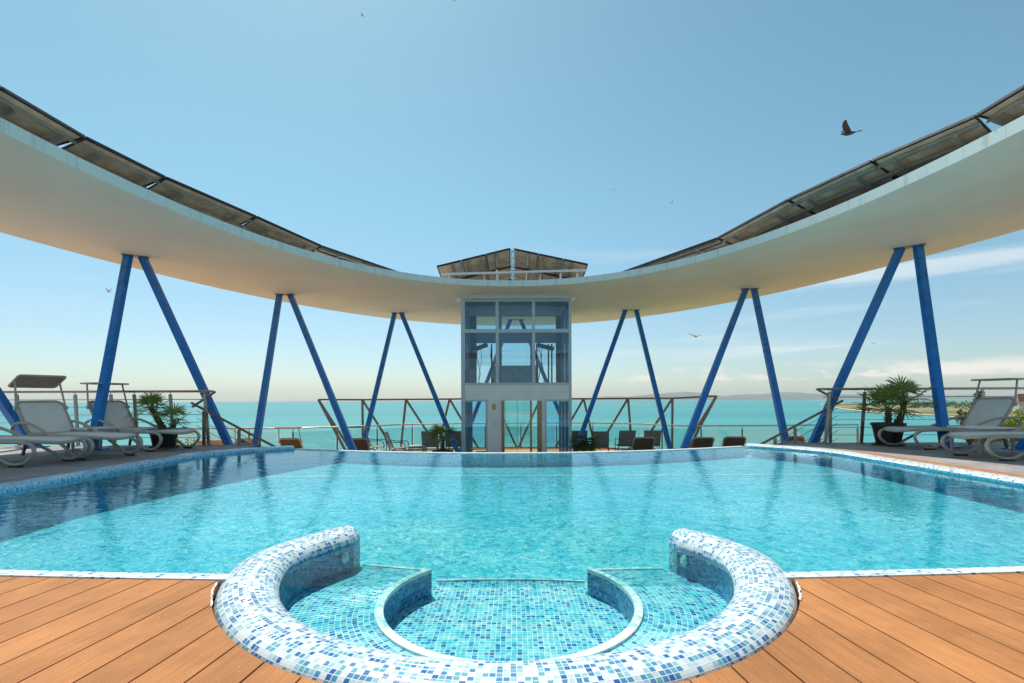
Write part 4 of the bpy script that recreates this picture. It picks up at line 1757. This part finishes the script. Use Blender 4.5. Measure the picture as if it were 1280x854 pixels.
def leaf_mass(m, c, rad, n, size, squash=.55):
    """leaf faces scattered through uneven lobes"""
    c = Vector(c)
    lobes = []
    for _ in range(9):
        v = Vector((random.gauss(0, .5), random.gauss(0, .5), random.gauss(0, .42)))
        lobes.append((c + Vector((v.x * rad[0], v.y * rad[1], v.z * rad[2])), random.uniform(.3, .55)))
    for _ in range(n):
        lc, lr = random.choice(lobes)
        v = Vector((random.gauss(0, 1), random.gauss(0, 1), random.gauss(0, 1))).normalized() * random.random() ** .4
        p = lc + Vector((v.x * rad[0], v.y * rad[1], v.z * rad[2])) * lr
        nn = Vector((random.gauss(0, 1), random.gauss(0, 1), random.gauss(.5, 1))).normalized()
        a = nn.orthogonal().normalized()
        a = Quaternion(nn, random.uniform(0, 6.28)) @ a
        b = nn.cross(a)
        s_ = size * random.uniform(.6, 1.3)
        m.add([p - a * s_, p + b * s_ * squash, p + a * s_, p - b * s_ * squash], [(0, 1, 2, 3)])


def shrub(label, x, y, z, w, h, n, size, mat, name='shrub', cat='shrub', group=None):
    t_ = thing(name, label, cat, (x, y, z), 0, group)
    m = MBld()
    leaf_mass(m, (0, 0, h * .55), (w / 2, w / 2, h * .5), n, size)
    m.build('foliage', mat, t_)
    m = MBld()
    for k in range(5):
        a = k * 1.3
        m.tube([(0, 0, 0), (math.cos(a) * w * .1, math.sin(a) * w * .1, h * .3), (math.cos(a) * w * .25, math.sin(a) * w * .25, h * .65)], [.03, .02, .01], 5)
    m.build('stem', 'bark', t_)
    return t_


GS = 'garden shrubs beyond the deck railings'
shrub('dark upright shrub behind the right canopied lounger', X(1216, 12.4), 12.4, TZ, .75, 2.2, 2600, .045, 'bush_dark', group=GS)
shrub('bright green bush to the right of the raised lounger back', X(1263, 14.2), 14.2, TZ, 1.1, 1.5, 2600, .05, 'bush', group=GS)
shrub('bright green low bush at the extreme right behind the loungers', X(1292, 14.0), 14.0, TZ, 1.2, 1.3, 1800, .05, 'bush', group=GS)
shrub('pale green bush under the left railing beside the palm', X(226, 11.4), 11.4, TZ, .5, 1.35, 900, .035, 'bush', group=GS)
shrub('small pale green bush at the left railing end by the steps', X(242, 11.2), 11.2, TZ, .4, 1.25, 600, .035, 'bush', group=GS)

# ------------------------------------------------------------------ sea, land, hills
SEA = -25.0
m = MBld()
NS = 64
RS = 15500
m.add([(0, 0, SEA)] + [(RS * math.cos(2 * PI * k / NS), RS * math.sin(2 * PI * k / NS), SEA) for k in range(NS)], [(0, k + 1, (k + 1) % NS + 1) for k in range(NS)])
struct(m.build('sea', 'sea'))
coast = [(1.5, 60), (1.15, 150), (.99, 260), (.945, 340), (.925, 450), (.90, 600), (.87, 700), (.80, 780), (.74, 850), (.70, 980), (.665, 1200), (.64, 1600), (.625, 2000), (.622, 2350), (.64, 2700), (.69, 3100), (.8, 3500), (1.0, 3800), (1.4, 4000)]
cp = smooth_path([(u * y, y) for u, y in coast], 4)
cp = [(p.x, p.y) for p in cp]
m = MBld()
m.poly(cp + [(9000, 4000), (9000, 60)], SEA + .8)
struct(m.build('beach_sand', 'sand'))
cin = []
for (u, y) in coast:
    k = 1.03 if y < 700 else 1.0
    yy = y + (60 if y > 700 and y < 1300 else 0)
    cin.append((u * k * yy + 15, yy + 5))
cin = smooth_path(cin, 4)
m = MBld()
m.poly([(p.x, p.y) for p in cin[:-6]] + [(9000, 3700), (9000, 90)], SEA + 1.6)
struct(m.build('fields', 'field'))
# unseen sand sheet, added to bounce warm light up to the soffit
m = MBld()
m.poly([(-260, -60), (260, -60), (200, 60), (120, 170), (0, 205), (-120, 190), (-260, 120)], SEA + .6)
struct(m.build('bounce_sand', 'sand'))
# grassy knoll right of the building
m = MBld()
V, F = [], []
nx, ny = 24, 24
for i in range(nx + 1):
    for j in range(ny + 1):
        x, y = 14 + 130 * i / nx, 20 + 110 * j / ny
        dd = min(1, max(0, 1 - math.hypot((x - 62) / 58, (y - 52) / 55)))
        z = SEA + .5 + 21.5 * (dd ** .45) + math.sin(x * .3) * .3 + math.cos(y * .23) * .3
        V.append((x, y, z if dd > 0 else SEA - 1))
for i in range(nx):
    for j in range(ny):
        a = i * (ny + 1) + j
        F.append((a, a + ny + 1, a + ny + 2, a + 1))
m.add(V, F)
struct(m.build('grass_knoll', 'lawn', smooth=True))
# low trees along the far shore, one mass
m = MBld()
for k in range(130):
    y = random.uniform(1150, 2100)
    u = random.uniform(.80, 1.05) if random.random() < .75 else random.uniform(.7, 1.2)
    h = random.uniform(7, 15)
    leaf_mass(m, (u * y, y, SEA + 1.5 + h * .5), (h * random.uniform(.6, 1.3), h * .7, h * .55), 60, 1.6, .8)
tag(m.build('distant_trees', 'far_tree'), 'low line of trees along the far shore', 'trees', None, 'stuff')
# far houses
def house(label, px, Y, w, h, roof_mat='red_roof'):
    t_ = thing('distant_house', label, 'house', (X(px, Y), Y, SEA + 1.5), 0, 'houses on the far shore')
    m = MBld()
    m.box((0, 0, h / 2), (w, w * .6, h))
    m.build('wall', 'house', t_)
    m = MBld()
    V = [(-w * .54, -w * .34, h), (w * .54, -w * .34, h), (w * .54, w * .34, h), (-w * .54, w * .34, h), (-w * .3, 0, h * 1.45), (w * .3, 0, h * 1.45)]
    m.add(V, [(0, 1, 5, 4), (1, 2, 5), (2, 3, 4, 5), (3, 0, 4), (3, 2, 1, 0)])
    m.build('roof', roof_mat, t_)
house('large red roofed house on the far shore at the extreme right', 1277, 560, 15, 20)
house('small pale house on the far shore right of the lounger canopy', 1246, 620, 12, 7)
house('long low red roofed shed near the beach at the right', 1268, 430, 20, 4)
house('small beach hut with red roof at the right frame edge', 1279, 360, 8, 4)
for k, (px, py, lab) in enumerate(((1262, 517, 'pale beach parasol by the hut, left of two'), (1274, 519, 'pale beach parasol nearest the right frame edge'))):
    Y = 420 - k * 40
    t_ = thing('beach_parasol', lab, 'parasol', (X(px, Y), Y, SEA + 1.6), 0, 'beach parasols')
    m = MBld()
    m.lathe([(3.4, 2.2), (1.5, 3.2), (.05, 3.7)], 10)
    m.build('canopy', 'white_paint', t_)
    m = MBld()
    m.tube([(0, 0, 0), (0, 0, 3.6)], .08, 6)
    m.build('pole', 'bark', t_)

# hills on the horizon
m = MBld()
def hz_(px):
    g = lambda c, w, h: h * math.exp(-((px - c) / w) ** 2)
    return 2.2 + g(855, 34, 6.0) + g(815, 50, 2.6) + g(930, 50, 2.8) + g(990, 45, 5.2) + g(1075, 60, 3.6) + g(760, 40, 1.2) + g(1190, 80, 2.2) + .5 * math.sin(px * .11) + .3 * math.sin(px * .31)
V, F = [], []
xsx = [700 + 6 * i for i in range(130)]
DH = 12500
for i, px in enumerate(xsx):
    u = (px - 640) / 620
    fade = min(1, (px - 698) / 60)
    h = (hz_(px) * fade + .6) * DH / 620
    for q, hh in ((-1500, -1.5), (-900, h * .35), (0, h + H - SEA - 26), (900, h * .5), (1800, -1.5)):
        y = DH + q
        V.append((u * DH * (1 + q / DH), y, SEA + hh))
for i in range(len(xsx) - 1):
    for j in range(4):
        a = i * 5 + j
        F.append((a, a + 5, a + 6, a + 1))
m.add(V, F)
struct(m.build('hills', 'hills', smooth=True))

# sail boat on the horizon and a ship at the left
def boat(label, px, Y, s_):
    t_ = thing('sailing_boat', label, 'boat', (X(px, Y), Y, SEA), 0)
    m = MBld()
    V = [(-3, 0, 1), (-2, -.9, 1), (2, -.9, 1), (3, 0, 1.1), (2, .9, 1), (-2, .9, 1), (-2, 0, 0), (2, 0, 0)]
    m.add([Vector(v) * s_ for v in V], [(0, 1, 2, 3, 4, 5), (0, 6, 1), (1, 6, 7, 2), (2, 7, 3), (3, 7, 4), (4, 7, 6, 5), (5, 6, 0)])
    m.build('hull', 'white_paint', t_)
    m = MBld()
    m.add([Vector(v) * s_ for v in ((-.6, 0, 1.4), (2.2, 0, 1.4), (-.4, .05, 7.5), (-.6, .03, 1.4))], [(0, 1, 2), (2, 1, 3)])
    m.tube([(-.65 * s_, 0, s_), (-.65 * s_, 0, 8 * s_)], .07 * s_, 5)
    m.build('sail', 'white_paint', t_)
boat('tiny white boat out on the turquoise sea right of the tower', 892, 1150, .55)

# ------------------------------------------------------------------ birds
def bird(label, px, py, Y, span, mat, yaw=0, roll=0, wing=(.35, .35), pitch=0, sweep=0):
    p = at(px, py, Y)
    t_ = thing('pigeon' if 'pigeon' in label else 'gull', label, 'bird', p)
    t_.rotation_mode = 'XYZ'
    t_.rotation_euler = (roll, pitch, yaw)
    L = span * .42
    m = MBld()
    # body along +x, with head and beak
    pr = [(-.5, .012), (-.42, .05), (-.25, .11), (0, .15), (.2, .14), (.33, .085), (.40, .085), (.47, .07), (.52, .025), (.60, .006)]
    m.tube([(a * L, 0, (.06 if a > .3 else 0) * L) for a, _ in pr], [r_ * L for _, r_ in pr], 10)
    tail = [(-.42, -.06, 0), (-.42, .06, 0), (-.82, .17, .01), (-.86, 0, .0), (-.82, -.17, .01)]
    m.add([Vector(v) * L + Vector((0, 0, dz)) for dz in (0, .02 * L) for v in tail], [(0, 1, 2, 3, 4), (9, 8, 7, 6, 5)] + [(i, 5 + i, 5 + (i + 1) % 5, (i + 1) % 5) for i in range(5)])
    m.build('body', mat, t_, smooth=True)
    for s_, w in ((-1, wing[0]), (1, wing[1])):
        m = MBld()
        hs = span / 2
        rows = [(0, .20, -.22, 0), (.35, .26, -.22, .35), (.62, .18, -.24, .5), (.85, .02, -.26, .55), (1.0, -.16, -.30, .5)]
        V = []
        for q, f_, b_, zz in rows:
            z = hs * q * math.sin(w) * (1 if q < .5 else .85)
            y = s_ * hs * q * math.cos(w)
            V += [((f_ + sweep * q) * L, y, z + .03 * L), ((b_ + sweep * q) * L, y, z + .01 * L)]
        n = len(V)
        V += [(a, b, c - .015 * L) for a, b, c in V]
        F = []
        for i in range(4):
            a = 2 * i
            F += [(a, a + 1, a + 3, a + 2), (n + a + 2, n + a + 3, n + a + 1, n + a), (a, a + 2, n + a + 2, n + a), (a + 3, a + 1, n + a + 1, n + a + 3)]
        m.add(V, F)
        m.build('wing', mat, t_)
    return t_


bird('dark pigeon with raised wing flying in the blue sky at the upper right', 1061, 167, 13.5, .82, 'feather_dark', yaw=PI - .5, roll=-.2, wing=(.55, 1.1), sweep=.5)
bird('white gull with raised wings gliding left of the blue columns', 136, 365, 55, 1.2, 'feather_white', yaw=PI - .3, wing=(1.1, .9))
bird('gull with outspread wings in the sky right of the lift tower', 870, 420.5, 45, 1.7, 'feather_white', yaw=PI / 2 + .2, roll=0, wing=(.15, .3))
bird('small gull seen between the right blue columns', 1092, 429, 70, 1.2, 'feather_white', yaw=PI / 2, wing=(.2, .1))
bird('tiny gull high in the sky above the left side', 453, 20, 60, 1.0, 'feather_white', yaw=.6, roll=.9, wing=(.3, .3))
bird('tiny gull at the top edge of the sky', 567, 1, 60, .8, 'feather_white', yaw=1.2, roll=.4, wing=(.3, .3))
bird('tiny brown gull high above the tower', 766, 238, 75, .9, 'feather_white', yaw=1., roll=.5, wing=(.7, .5))
bird('tiny white gull in the sky right of the tower', 840, 253.5, 75, .9, 'feather_white', yaw=.3, roll=-.3, wing=(.6, .5))

# ------------------------------------------------------------------ sea haze
m = MBld()
m.box((0, 0, 125), (32000, 32000, 306))
t = NT('haze')
pv = t.node('ShaderNodeVolumePrincipled')
pv.inputs['Color'].default_value = (.86, .93, 1.0, 1)
pv.inputs['Density'].default_value = HAZE
pv.inputs['Anisotropy'].default_value = .2
t.l.new(pv.outputs[0], t.out.inputs['Volume'])
tag(m.build('haze', t.m), 'thin pale sea haze over the bay', 'haze', None, 'stuff')
